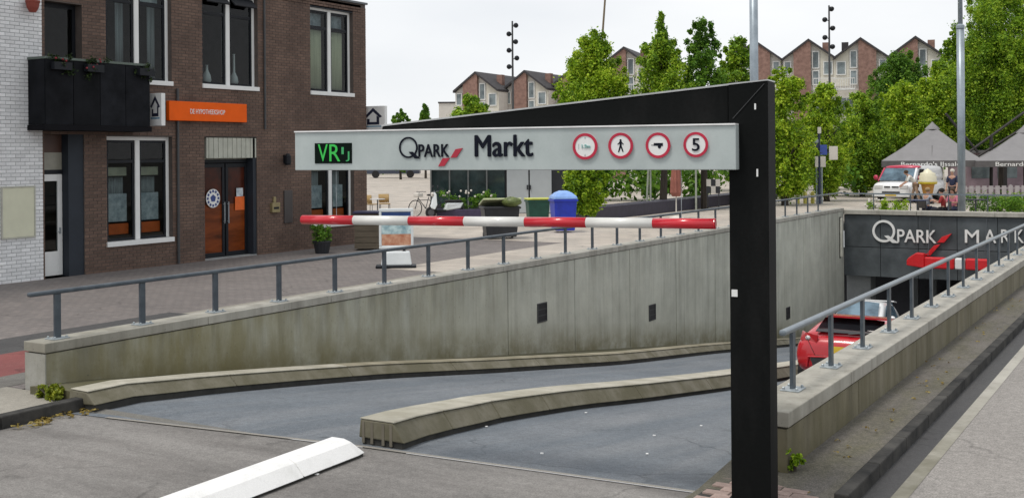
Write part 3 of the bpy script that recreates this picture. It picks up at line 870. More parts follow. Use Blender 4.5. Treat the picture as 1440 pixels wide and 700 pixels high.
CURT = mat("curtain_cream", (0.78, 0.75, 0.55), 0.9, 0.12, 3, stretch=(1, 9, .2))
CURTG = mat("curtain_grey", (0.45, 0.47, 0.48), 0.9, 0.2, 3, stretch=(1, 9, .2))
PAPER = mat("poster_pale", (0.42, 0.50, 0.56), 0.6, 0.25, 6, col2=(0.55, 0.58, 0.6))
ORNG = mat("orange_print", (0.72, 0.13, 0.015), 0.5, 0.1, 6)
def curtain(parent, y0, y1, z0, z1, x, M, folds=9, name="curtain"):
    n = folds * 4; vs = []; fs = []
    for i in range(n + 1):
        y = y0 + (y1 - y0) * i / n; dx = .03 * math.sin(i * math.pi / 2)
        vs += [(x + dx, y, z0), (x + dx * .6, y, z1)]
    for i in range(n): fs.append((2 * i, 2 * i + 2, 2 * i + 3, 2 * i + 1))
    return MB().add(vs, fs).build(name, M, parent, smooth=True, solid=.004)
def window(h, kind):
    y0, y1, z0, z1 = h; xf = FX - .12; w = .09
    f = MB()
    f.box(xf - .07, xf, y0, y1, z1 - w, z1)
    f.box(xf - .07, xf, y0, y0 + w, z0 + .06, z1 - w); f.box(xf - .07, xf, y1 - w, y1, z0 + .06, z1 - w)
    ym = (y0 + y1) / 2
    f.box(xf - .07, xf + .02, ym - w * .75, ym + w * .75, z0 + .06, z1 - w)
    fo = f.build("window", WFR, bb, bevel=.006)
    MB().box(xf - .06, FX + .05, y0 - .02, y1 + .02, z0 - .055, z0 + .055).build("sill", WFR, fo, bevel=.008)
    for a, b in ((y0 + w, ym - w * .75), (ym + w * .75, y1 - w)):
        s = MB(); e = .06
        s.box(xf - .06, xf - .012, a, a + e, z0 + .06, z1 - w); s.box(xf - .06, xf - .012, b - e, b, z0 + .06, z1 - w)
        s.box(xf - .06, xf - .012, a + e, b - e, z0 + .06, z0 + .06 + e); s.box(xf - .06, xf - .012, a + e, b - e, z1 - w - e, z1 - w)
        tz = z1 - .62
        s.box(xf - .06, xf - .012, a + e, b - e, tz, tz + .07)
        s.build("sash", DFR, fo)
        MB().box(xf - .04, xf - .034, a + e, b - e, z0 + .06 + e, tz).build("pane", GLS, fo)
        MB().box(xf - .04, xf - .034, a + e, b - e, tz + .07, z1 - w - e).build("pane", GLS, fo)
        if kind == 'curtain':
            curtain(fo, a + .07, b - .16, z0 + .14, z1 - .64, xf - .10, CURT)
            MB().box(xf - .22, xf - .2, a + .05, b - .05, z1 - .5, z1 - .15).build("blind", PAPER, fo)
        if kind == 'office':
            MB().box(xf - .16, xf - .15, a + .1, b - .12, z1 - .92, z1 - .72).build("paper_strip", mat("paper_cream", (.5, .48, .36), .8), fo)
            curtain(fo, a + .08, b - .1, z0 + .9, z1 - .95, xf - .3, CURTG, 12)
            MB().box(xf - .15, xf - .145, a + .12, b - .12, z0 + .5, z0 + 1.15).build("poster", PAPER, fo)
            MB().box(xf - .15, xf - .14, a + .1, b - .08, z0 + .2, z0 + .45).build("poster", ORNG, fo)
        if kind == 'vase':
            v = MB(); cy = (a + b) / 2
            v.lathe((xf - .25, cy, z0 + .1), [(.08, 0), (.12, .08), (.10, .2), (.035, .34), (.03, .8 if a > ym else .45), (.045, .82 if a > ym else .47)], 12)
            v.build("vase", WHT, fo, smooth=True)
            curtain(fo, a + .02, a + .16, z0 + .3, z1 - .7, xf - .3, CURTG, 4)
        if kind == 'dim':
            MB().box(xf - .22, xf - .2, a + .06, b - .06, z1 - .5, z1 - .2).build("blind", PAPER, fo)
            curtain(fo, b - .3, b - .06, z0 + .1, z1 - .6, xf - .3, CURTG, 4)
    return fo
window(HOLES['U1'], 'dim'); window(HOLES['U2'], 'vase'); window(HOLES['U3'], 'curtain'); window(HOLES['L4'], 'office'); window(HOLES['L5'], 'office')
# open top lights of the middle upper window
s = MB()
for a, b in ((20.63, 21.42), (21.6, 22.4)):
    p = [(FX - .1, a, 6.82), (FX - .1, b, 6.82), (FX + .10, b, 6.60), (FX + .10, a, 6.60)]
    s.prism([p[0], p[1], p[2], p[3]], (-.03, 0, -.02))
s.build("open_toplight", DFR, bb, kind="stuff")
# recessed shop doorway
d0, d1 = 20.57, 22.43; xd = FX - .22
fr = MB(); fr.box(xd - .06, xd + .03, d0 + .004, d0 + .05, PZ, 3.17); fr.box(xd - .06, xd + .2, d1 - .12, d1 - .004, PZ, 3.17); fr.box(xd - .06, xd + .03, d0 + .05, d1 - .12, 3.12, 3.17)
fr.build("door_recess", SLATE, bb)
MB().box(xd - .3, FX - .002, d0 + .01, d1 - .01, PZ - .05, PZ + .03).build("doorstep", GRC, bb)
AMB = mat("amber_door_glass", (0.075, 0.019, 0.006), 0.25, 0.35, 1.4, col2=(0.20, 0.045, 0.009), lo=.3, hi=.7, spec=.25, stretch=(1, .5, 2.5))
dm = (d0 + d1) / 2
for a, b in ((d0 + .06, dm - .02), (dm + .02, d1 - .13)):
    f = MB(); e = .085
    f.box(xd - .05, xd, a, a + e, PZ + .03, 2.5); f.box(xd - .05, xd, b - e, b, PZ + .03, 2.5); f.box(xd - .05, xd, a + e, b - e, PZ + .03, PZ + .15); f.box(xd - .05, xd, a + e, b - e, 2.4, 2.5)
    dl = f.build("door", DFR, bb, bevel=.006)
    MB().box(xd - .035, xd - .025, a + e, b - e, PZ + .15, 1.45).build("lower_pane", AMB, dl)
    MB().box(xd - .035, xd - .025, a + e, b - e, 1.452, 2.4).build("upper_pane", mat("dark_amber_glass", (0.022, 0.012, 0.010), 0.2, .3, 2, col2=(.06, .014, .007), spec=.25), dl)
    hy = b - .05 if b < dm else a + .05
    MB().tube((xd + .05, hy, .95), (xd + .05, hy, 1.5), .014).tube((xd, hy, 1.0), (xd + .05, hy, 1.0), .01).tube((xd, hy, 1.45), (xd + .05, hy, 1.45), .01).build("handle", PLATE, dl)
MB().box(xd - .05, xd + .01, d0 + .05, d1 - .125, 2.52, 2.6).build("transom_bar", DFR, bb)
MB().box(xd - .04, xd - .03, d0 + .05, d1 - .125, 2.6, 3.12).build("transom_pane", mat("transom_grey", (0.30, .29, .24), .3, .15, 2), bb)
# ribbed pale panel over the door
rp = MB(); n = 22
RIBM = mat("ribbed_panel", (0.42, 0.43, 0.37), 0.6, 0.15, 2)
for i in range(n):
    y = 20.66 + i * (22.46 - 20.66) / n
    MB().box(FX - .10, FX - .02 + .012 * (i % 2), y + .003, y + (22.46 - 20.66) / n - .003, 2.64, 3.16).build("slat", RIBM, bb)
# round blue and white emblem on the left leaf
em = empty("door_emblem", (xd + .03, 20.95, 1.75), "round white emblem with a ring of blue marks on the left glass door", "sign")
BLUE = mat("emblem_blue", (0.025, 0.05, 0.20), 0.5)
ec = on_x(300, 279, xd + .03)
e_ = MB(); e_.lathe((xd + .012, ec.y, ec.z), [(.24, 0), (.24, .01)], 32, 'x'); e_.build("disc", WFR, em)
b_ = MB()
for i in range(12):
    a = 2 * math.pi * i / 12; r = .185
    b_.obox((xd + .024, ec.y + r * math.cos(a), ec.z + r * math.sin(a)), .003, .03, .03, Matrix.Rotation(a, 3, 'X'))
b_.build("ring_mark", BLUE, em, kind="stuff")
MB().prism([(xd + .023, ec.y + .1 * math.cos(a), ec.z + .1 * math.sin(a)) for a in [math.pi / 2 + k * 2 * math.pi / 5 for k in range(5)]], (.004, 0, 0)).build("centre_mark", BLUE, em)
pc = on_x(338, 275, xd + .03)
st = empty("door_notice", (xd + .03, pc.y, pc.z), "white and orange notice stuck on the right glass door", "notice")
MB().box(xd + .003, xd + .008, pc.y - .12, pc.y + .12, pc.z - .02, pc.z + .2).build("upper_sheet", PAPER, st)
MB().box(xd + .003, xd + .008, pc.y - .17, pc.y + .17, pc.z - .38, pc.z - .025).build("lower_sheet", ORNG, st)
# letter box, dark plate, wall lamp
lb = empty("letter_box", (FX, 23.05, 1.3), "small brass letter box on the brick wall right of the shop door", "letter box")
BRASS = mat("brass_dull", (0.30, 0.25, 0.13), 0.45, .15, metal=.5)
MB().box(FX, FX + .1, 22.92, 23.22, 1.16, 1.42).build("box", BRASS, lb, bevel=.01)
MB().box(FX, FX + .05, 23.02, 23.12, 1.425, 1.58).build("bell", BRASS, lb, bevel=.01)
MB().box(FX + .1, FX + .104, 22.97, 23.17, 1.25, 1.31).build("slot", DFR, lb)
t = MB().box(FX + .005, FX + .045, 23.45, 23.78, .84, 1.74).build("wall_plate", mat("plate_dark", (.05, .043, .042), .4), None, origin=(FX, 23.6, .84), bevel=.01)
tag(t, "tall dark plate on the brick wall right of the letter box", "wall plate")
p = on_x(404, 224, FX + .1)
wlamp = empty("wall_lamp", (FX, p.y, p.z), "small dark lamp on the brick wall just left of the long overhead sign", "lamp")
MB().box(FX, FX + .05, p.y - .06, p.y + .06, p.z - .12, p.z + .12).build("bracket", DFR, wlamp)
MB().lathe((FX + .12, p.y, p.z - .16), [(.07, 0), (.09, .05), (.09, .25), (.04, .31)], 12).build("lamp_body", DFR, wlamp, smooth=False)

# orange fascia sign
os_ = empty("shop_sign", (FX, 19.3, 3.55), "long orange shop sign with white letters above the shop door", "sign")
OR = mat("sign_orange", (0.82, 0.115, 0.004), 0.6, 0.05, 3, spec=.2)
MB().box(FX + .02, FX + .13, 19.32, 21.95, 3.565, 4.04).build("panel", OR, os_, bevel=.01)
MB().box(FX, FX + .02, 19.36, 21.9, 3.6, 4.0).build("backing", DFR, os_)
o = text("lettering", "DE HYPOTHEEKSHOP", (0, 0, 0), .17, LETW, os_, rx=R(90), rz=R(90), ext=.004, bold=.004)
wd_ = max(v.co.x for v in o.data.vertices); o.scale = (1.18 / wd_, 1, 1)
o.location = wmat(os_).inverted() @ Vector((FX + .133, 19.98, 3.745))
# projecting house signs
def house_sign(y, z0, z1, x0, x1, label):
    t = empty("projecting_sign", (FX, y, z0), label, "sign")
    MB().box(x0, x1, y - .06, y + .06, z0, z1).build("panel", WFR, t, bevel=.01)
    MB().tube((FX, y, z1 - .1), (x0, y, z1 - .1), .02).tube((FX, y, z0 + .1), (x0, y, z0 + .1), .02).build("bracket", DFR, t, kind="stuff")
    cx, w = (x0 + x1) / 2, (x1 - x0); h = min(w * 1.25, (z1 - z0) * .62); b = z1 - .07 - h; yy = y - .062
    NB = mat("sign_navy", (.015, .018, .045), .5)
    def P(u, v): return (cx + u * w * .5, yy, b + v * h)
    m_ = MB(); th = .17
    outer = [(-.72, .5), (0, 1.0), (.72, .5)]
    m_.prism([P(-.78, .48), P(0, 1.03), P(.78, .48), P(.56, .42), P(0, .80), P(-.56, .42)], (0, .01, 0))
    m_.prism([P(.30, .56), P(.52, .44), P(.52, .0), P(.30, .0)], (0, .01, 0))
    m_.prism([P(-.52, .0), P(.30, .0), P(.30, .16), P(-.52, .16)], (0, .0098, 0))
    m_.prism([P(-.52, .16), P(-.30, .16), P(-.30, .36), P(-.52, .36)], (0, .0096, 0))
    m_.build("house_mark", NB, t)
    MB().box(cx - w * .35, cx + w * .35, yy - .0, yy + .01, z0 + .16, z0 + .2).build("caption_line", mat("caption_blue", (.2, .34, .45), .6), t)
    return t
pA_ = on_y(212, 132, 18.6); pB_ = on_y(230, 177, 18.6)
house_sign(18.6, pB_.z, pA_.z, pA_.x, pB_.x, "white projecting sign with a dark house arrow between balcony and orange sign")
pA_ = on_y(510, 150, 27.3); pB_ = on_y(543, 186, 27.3)
house_sign(27.3, pB_.z, pA_.z, pA_.x, pB_.x, "white projecting sign with a dark house arrow at the far corner of the brick building")

# side door, pilaster and transom beside the white house
sx = FX - .22
f = MB(); f.box(sx - .05, sx, 15.93, 16.05, PZ + .03, 2.32).box(sx - .05, sx, 16.42, 16.54, PZ + .03, 2.32).box(sx - .05, sx, 16.05, 16.42, PZ + .03, .62).box(sx - .05, sx, 16.05, 16.42, 2.17, 2.32)
sdo = f.build("door", WFR, bb, bevel=.006, label="white side door with a tall dark glass pane")
MB().box(sx - .03, sx - .024, 16.05, 16.42, .62, 2.17).build("pane", GLS, sdo)
MB().tube((sx + .04, 16.46, 1.05), (sx + .04, 16.36, 1.05), .012).box(sx, sx + .01, 16.45, 16.5, 1.0, 1.14).build("handle", PLATE, sdo)
MB().box(sx - .05, sx + .2, 16.55, 16.95, PZ, 3.2).build("pilaster", SLATE, bb)
MB().box(sx - .06, sx + .01, 15.93, 16.55, 2.33, 2.42).build("transom_bar", DFR, bb)
MB().box(sx - .03, sx - .024, 15.93, 16.55, 2.42, 2.8).build("transom_pane", mat("transom_grey", (0, 0, 0)), bb)
MB().box(sx - .031, sx - .025, 15.93, 16.55, 2.8, 3.2).build("transom_board", mat("brown_board", (.08, .04, .028), .5), bb)
f = MB(); f.box(sx - .05, sx, 15.95, 16.03, 3.42, 6.1).box(sx - .05, sx, 16.84, 16.92, 3.42, 6.1).box(sx - .05, sx, 16.03, 16.84, 6.0, 6.1).box(sx - .05, sx, 16.03, 16.84, 3.42, 3.6)
bd = f.build("balcony_door", DFR, bb)
MB().box(sx - .03, sx - .024, 16.03, 16.84, 3.6, 6.0).build("pane", GLS, bd)

# balcony
xb = FX + .6
bz0, bz1 = on_x(130, 184, xb).z, on_x(130, 84, xb).z
by0, by1 = on_x(64, 130, xb).y, on_x(211, 130, xb).y
bc = empty("balcony", (FX, by0, bz0), "black panelled balcony with plants along its rail on the brick building", "balcony")
BLK = mat("balcony_panel", (0.006, 0.007, 0.009), 0.75, 0.3, 1.5, col2=(0.011, 0.012, 0.015), island=.3, spec=.12)
n = 4; wdt = (by1 - by0) / n
for i in range(n): MB().box(xb - .03, xb, by0 + i * wdt + .008, by0 + (i + 1) * wdt - .008, bz0 + .12, bz1 - .06).build("panel", BLK, bc)
MB().box(FX, xb - .03, by0 - .002, by0 + .03, bz0 + .12, bz1 - .06).build("panel", BLK, bc)
MB().box(FX, xb - .03, by1 - .03, by1 + .002, bz0 + .12, bz1 - .06).build("panel", BLK, bc)
MB().box(FX, xb + .02, by0 - .03, by1 + .03, bz0, bz0 + .115).build("slab", mat("slab_dark", (.008, .008, .010), .8, spec=.1), bc)
MB().box(xb - .045, xb + .015, by0 - .02, by1 + .02, bz1 - .055, bz1 - .005).box(FX, xb - .05, by0 - .02, by0 + .035, bz1 - .055, bz1 - .005).build("rail", mat("rail_green_grey", (.10, .13, .11), .5), bc)

# white brick house
wh = empty("white_brick_house", (FX + .02, 9.0, PZ), "white painted brick house at the left edge", "building")
MB().box(FX - 8, FX + .02, 6.0, 15.86, -.2, 9.4).build("wall", WMORT, wh)
bricks(wh, FX + .02, 12.6, 15.865, PZ - .02, 7.6, [], WBR, 300, bl=.215, bh=.068, gap=.012, proud=.008)
MB().box(FX - 8.1, FX + .1, 5.9, 15.95, 9.4, 9.6).build("roof", SLATE, wh)
cp = empty("wall_board", (FX + .03, 15.2, 1.0), "pale cream blank board fixed to the white brick wall", "board")
MB().box(FX + .03, FX + .06, 14.87, 15.62, 1.02, 2.06).build("board", mat("cream_board", (0.60, 0.60, 0.46), 0.6, .04), cp, bevel=.005)
fb = MB()
for (a, b, c, d) in ((14.84, 15.65, 2.06, 2.09), (14.84, 15.65, .99, 1.02), (14.84, 14.87, 1.02, 2.06), (15.62, 15.65, 1.02, 2.06)): fb.box(FX + .028, FX + .07, a, b, c, d)
fb.build("frame", mat("cream_frame", (.42, .42, .36), .5), cp)
p = on_x(46, 7, FX + .2)
fp = empty("flower_pot", (p.x, p.y, p.z), "small terracotta pot hanging high on the corner of the white brick wall", "flower pot")
MB().lathe((p.x, p.y, p.z - .16), [(.07, 0), (.12, .1), (.14, .2), (.15, .21), (.15, .25), (.12, .25)], 14).build("pot", mat("terracotta", (.23, .045, .03), .7), fp, smooth=False)
MB().tube((FX + .02, p.y, p.z + .02), (p.x, p.y, p.z + .02), .015).build("bracket", DFR, fp)
# ------------------------------------------------------------------ entrance gate with overhead sign
gL, gR = at(415, 240, 9.95), at(1035, 205, 8.35)
gdir = Vector((gR.x - gL.x, gR.y - gL.y, 0)); gdir.normalize()
gang = math.atan2(gdir.y, gdir.x)
gnor = Vector((gdir.y, -gdir.x, 0))            # towards the viewer
gO = Vector((gR.x, gR.y, 0))
def gxz(px, py, off=0.0):
    """where a pixel's ray meets the sign's face, in gate coordinates"""
    d = ray(px, py); t = ((gO + gnor * off) - CAM).dot(gnor) / d.dot(gnor)
    q = CAM + d * t - gO
    return q.dot(gdir), q.z
GB = mat("gate_black", (0.006, 0.007, 0.007), 0.62, 0.2, 1.4, 0.08, col2=(0.013, 0.013, 0.013), lo=.45, hi=.8, spec=.09, stretch=(1.5, 1.5, .4), fine=.15)
SGN = mat("sign_face", (0.40, 0.455, 0.45), 0.5, 0.05, 2, col2=(0.44, 0.49, 0.485), fine=0.02, spec=.3)
gate = empty("gate_post", gO, "tall black gate post with a tapering arm reaching left over the ramp", "gate", rz=gang)
px0 = gxz(1027, 500, -.1)[0]; px1 = gxz(1081, 300, -.1)[0]
PW = px1 - px0
ztop = gxz(1075, 114, -.1)[1]
xl = gxz(536, 180, -.12)[0]; zl1 = gxz(536, 178, -.12)[1]; zl0 = gxz(536, 196, -.12)[1]
zr0 = gxz(1030, 180, -.12)[1]
MB().box(px0, px1, .10, .10 + .27, 0.05, ztop).build("post", GB, gate, local=True, bevel=.008)
zjoin = gxz(1025, 120, -.1)[1]
arm = MB(); arm.prism([(xl, .13, zl0), (px0 - .004, .13, zr0 - .1), (px0 - .004, .13, zjoin), (xl, .13, zl1)], (0, .2, 0))
arm.build("arm", GB, gate, local=True, bevel=.01)
EDG = mat("edge_trim", (0.45, 0.46, 0.46), 0.35, .1, metal=.4)
MB().prism([(xl, .125, zl1 + .001), (px0, .125, zjoin + .001), (px0, .125, zjoin + .014), (xl, .125, zl1 + .014)], (0, .21, 0)).build("edge_trim", EDG, gate, local=True)
MB().prism([(px0, .095, zjoin + .002), (px1, .095, ztop + .002), (px1, .095, ztop + .012), (px0, .095, zjoin + .012)], (0, .28, 0)).build("post_cap", EDG, gate, local=True)
w0 = gxz(1030, 167, -.1); w1 = gxz(1074, 118, -.1)
MB().prism([(w0[0], .094, w0[1]), (w1[0], .094, w1[1]), (w1[0] + .006, .094, w1[1]), (w0[0] + .006, .094, w0[1])], (0, .008, 0)).build("weld_seam", mat("seam_grey", (.045, .047, .05), .5), gate, local=True)
for i, (a, b, w, h, M) in enumerate(((1033, 412, .022, .026, WFR), (1062, 150, .006, .022, WFR), (1065, 243, .006, .028, WFR))):
    s_ = gxz(a, b, -.095)
    MB().box(s_[0] - w, s_[0] + w, .092, .099, s_[1] - h, s_[1] + h).build("sticker" if i == 0 else "chip", M, gate, local=True)
MB().box(px0 - .06, px1 + .06, .05, .42, 0.045, .07).build("base_plate", GB, gate, local=True)

sgn = empty("overhead_sign", gO, "long pale grey overhead sign with black lettering, green display and four round prohibition signs", "sign", rz=gang)
x0, z0a = gxz(415, 243); x1, z1a = gxz(1035, 235)
z0 = (z0a + z1a) / 2; z1 = (gxz(415, 190)[1] + gxz(1035, 172)[1]) / 2
MB().box(x0, x1, 0.0, .12, z0, z1).build("panel", SGN, sgn, local=True, bevel=.006)
MB().box(x0, x1, -.012, .125, z1 + .001, z1 + .013).build("lit_top_edge", mat("lit_edge_white", (.8, .8, .8), .3), sgn, local=True)  # white strip paints the lit top edge of the sign box
# green display
a0, b0 = gxz(443, 230); a1, b1 = gxz(495, 201)
MB().box(a0, a1, -.006, .002, b0, b1).build("display", mat("display_black", (.003, .008, .006), .7, spec=.08), sgn, local=True, bevel=.003)
LED = mat("led_green", (0.01, 0.12, 0.015), .6, emit=(0.04, 0.7, 0.10, .34))
LED2 = mat("led_dim", (0.02, 0.2, 0.05), .4, emit=(0.05, 0.35, 0.14, 0.3))
def led_text(s, pxa, pya, pxb, pyb, M, bold=0.0):
    (xa, za), (xb, zb) = gxz(pxa, pya), gxz(pxb, pyb)
    o = text("led_letter", s, (0, 0, 0), 1, M, sgn, ext=.001, bold=bold)
    vx = [v.co.x for v in o.data.vertices]; vy = [v.co.y for v in o.data.vertices]
    sx_, sz = (xb - xa) / (max(vx) - min(vx)), (zb - za) / (max(vy) - min(vy))
    o.scale = (sx_, sz, 1); o.location = (xa - min(vx) * sx_, -.008, za - min(vy) * sz)
    return o
led_text("V", 448, 227, 461.5, 203, LED); led_text("R", 464, 227, 479, 203, LED)
led_text("I", 481, 217, 484, 207, LED2); led_text("J", 487, 227, 492, 213, LED2)
INK = mat("sign_ink", (0.008, 0.010, 0.018), 0.7, spec=.1)
def sign_text(s, pxa, pya, pxb, pyb, M, bold=0.0, y=-.006, name="lettering", parent=None):
    (xa, za), (xb, zb) = gxz(pxa, pya), gxz(pxb, pyb)
    o = text(name, s, (0, 0, 0), 1, M, parent or sgn, ext=.004, bold=bold)
    vx = [v.co.x for v in o.data.vertices]; vy = [v.co.y for v in o.data.vertices]
    sx_, sz = (xb - xa) / (max(vx) - min(vx)), (zb - za) / (max(vy) - min(vy))
    o.scale = (sx_, sz, 1); o.location = (xa - min(vx) * sx_, y, za - min(vy) * sz)
    return o
qx, qz = gxz(574.5, 207.5); qr = (gxz(587, 207)[0] - gxz(561, 207)[0]) / 2
m_ = MB(); m_.ring((qx, -.008, qz), qr * .84, qr, 0, .009, 40)
m_.prism([(qx + qr * .05, -.0085, qz - qr * .42), (qx + qr * .45, -.0085, qz - qr * .40), (qx + qr * 1.25, -.0085, qz - qr * 1.05), (qx + qr * .7, -.0085, qz - qr * 1.05)], (0, .0085, 0))
m_.build("lettering", INK, sgn, local=True)
sign_text("PARK", 589, 221, 632, 202.5, INK, .015)
sign_text("Markt", 668, 221, 750, 189, INK, .022)
m_ = MB()
for quad in (((616.7, 234), (623, 222.5), (633, 222.2), (625.3, 233.6)), ((634, 221.9), (641, 210), (651, 208.3), (642.5, 221.6))):
    m_.prism([(gxz(a, b)[0], -.008, gxz(a, b)[1]) for a, b in quad], (0, .008, 0))
m_.build("mark", mat("mark_red", (.42, .02, .045), .45), sgn, local=True)
# round signs
FADE = mat("faded_teal", (.30, .52, .50), .6)
RRED = mat("ring_red", (.45, .012, .045), .4)
for k_, (cx_, cy_) in enumerate(((823.5, 206), (873.5, 205), (926, 204.5), (979, 203.5))):
    xx, zz_ = gxz(cx_, cy_); r = (gxz(cx_ + 17.2, cy_)[0] - gxz(cx_ - 17.2, cy_)[0]) / 2
    d_ = MB(); d_.lathe((xx, -.012, zz_), [(r, 0), (r, .012)], 40, 'y')
    dsk = d_.build("round_sign", WFR, sgn, local=True)
    MB().ring((xx, -.016, zz_), r * .80, r * 1.01, 0, .01, 40).build("red_ring", RRED, dsk, local=True)
    if k_ == 0:
        MB().prism([(xx - .008, -.0145, zz_ + r * .72), (xx + .008, -.0145, zz_ + r * .72), (xx, -.0145, zz_ + r * .55)], (0, .003, 0)).prism([(xx - .008, -.0145, zz_ - r * .72), (xx + .008, -.0145, zz_ - r * .72), (xx, -.0145, zz_ - r * .55)], (0, .003, 0)).prism([(xx - r * .55, -.0145, zz_ + r * .2), (xx - r * .5, -.0145, zz_ + r * .2), (xx - r * .5, -.0145, zz_ - r * .2), (xx - r * .55, -.0145, zz_ - r * .2)], (0, .003, 0)).build("faded_mark", mat("faded_grey", (.45, .5, .5), .6), dsk, local=True)
        sign_text("1.9m", cx_ - 4.5, cy_ + 2.5, cx_ + 7.5, cy_ - 3, FADE, .03, -.0145, "faded_mark", dsk)
    if k_ == 1:
        m_ = MB(); s = r
        m_.lathe((xx, -.0145, zz_ + .42 * s), [(.085 * s, 0), (.085 * s, .003)], 12, 'y')
        def bar(u0, v0, u1, v1, w0, w1):
            a = Vector((xx + u0 * s, -.0145, zz_ + v0 * s)); b = Vector((xx + u1 * s, -.0145, zz_ + v1 * s)); n = (b - a).normalized(); n = Vector((-n.z, 0, n.x))
            m_.prism([a + n * w0 * s, b + n * w1 * s, b - n * w1 * s, a - n * w0 * s], (0, .003, 0))
        bar(0, .34, 0, 0, .10, .08); bar(0, .3, -.24, .1, .045, .035); bar(0, .3, .24, .1, .045, .035)
        bar(0, .04, -.17, -.5, .065, .045); bar(0, .04, .2, -.48, .065, .045)
        m_.build("walker_symbol", INK, dsk, local=True)
    if k_ == 2:
        m_ = MB(); s = r
        m_.prism([(xx - .34 * s, -.0145, zz_ + .18 * s), (xx + .40 * s, -.0145, zz_ + .18 * s), (xx + .40 * s, -.0145, zz_ - .06 * s), (xx - .34 * s, -.0145, zz_ - .02 * s)], (0, .003, 0))
        m_.prism([(xx - .55 * s, -.0145, zz_ + .04 * s), (xx - .34 * s, -.0145, zz_ + .04 * s), (xx - .34 * s, -.0145, zz_ - .0 * s), (xx - .55 * s, -.0145, zz_ - .0 * s)], (0, .003, 0))
        m_.lathe((xx + .12 * s, -.0148, zz_ - .12 * s), [(.13 * s, 0), (.13 * s, .003)], 16, 'y')
        m_.build("trailer_symbol", INK, dsk, local=True)
    if k_ == 3:
        sign_text("5", cx_ - 5, cy_ + 9, cx_ + 5.5, cy_ - 9, INK, .01, -.0145, "numeral", dsk)

# hanging height bar
hbar = empty("height_limit_bar", gO, "round red and white striped height bar hanging under the long overhead sign", "barrier", rz=gang)
GLR = mat("bar_red", (0.55, 0.008, 0.022), 0.28, 0.06, 8, coat=0.5)
GLW = mat("bar_white", (0.72, 0.72, 0.69), 0.28, 0.05, 8, coat=0.5)
xs = [421, 494, 572, 650, 735.5, 822, 916, 1002]
bL, bR = gxz(421, 309.3), gxz(1002, 315.2)
def bz(x): return bL[1] + (bR[1] - bL[1]) * (x - bL[0]) / (bR[0] - bL[0])
for i in range(7):
    a, b = gxz(xs[i], 312)[0], gxz(xs[i + 1], 312)[0]
    MB().tube((a, .05, bz(a)), (b - .001, .05, bz(b)), .040, .040, 20).build("red_section" if i % 2 == 0 else "white_section", GLR if i % 2 == 0 else GLW, hbar, local=True, smooth=False)
ec_ = MB().lathe((bR[0], .05, bR[1]), [(.040, .0), (.041, .002), (.041, .008), (.03, .012)], 16, 'x').build("end_cap", GLR, hbar, local=True)
for q in (bL[0] + .35, bR[0] - .25):
    MB().tube((q, .05, bz(q) + .035), (q, .05, z0 + .01), .0022, .0022, 5).build("hanging_wire", PLATE, hbar, local=True)
for o in hbar.children:
    if "section" in o.name:
        for p in o.data.polygons: p.use_smooth = len(p.vertices) == 4

# paving bricks round the foot of the post
pv = empty("paving_patch", (-3.4, 7.5, 0), "weathered reddish paving bricks round the foot of the black gate post", "paving")
PVB = mat("paving_brick", (0.26, 0.19, 0.165), 0.85, 0.15, 5, 0.4, col2=(0.32, 0.24, 0.21), island=.3, fine=.15)
rr = random.Random(5); y = 6.9
MB().box(-3.34, -2.62, 6.85, 8.98, -.1, .038).build("bed", DRK, pv)
pm = None; r = 0
while y < 9.0:
    x = -3.32 + (r % 2) * .105
    while x < -2.6:
        if not (abs(x - gO.x + .1) < .0 ):
            if pm is None:
                o = MB().box(0, .2, 0, .096, -.03, 0).build("brick", PVB, pv, local=True, bevel=.004); pm = o.data
            else:
                o = bpy.data.objects.new("brick", pm); COL.objects.link(o); o.parent = pv
                mo = o.modifiers.new("bevel", 'BEVEL'); mo.width = .004
            o.location = (x + 3.4, y - 7.5, .058 + rr.uniform(-.004, .004)); o.rotation_euler = (rr.uniform(-.015, .015), rr.uniform(-.015, .015), rr.uniform(-.01, .01))
        x += .21
    y += .105; r += 1
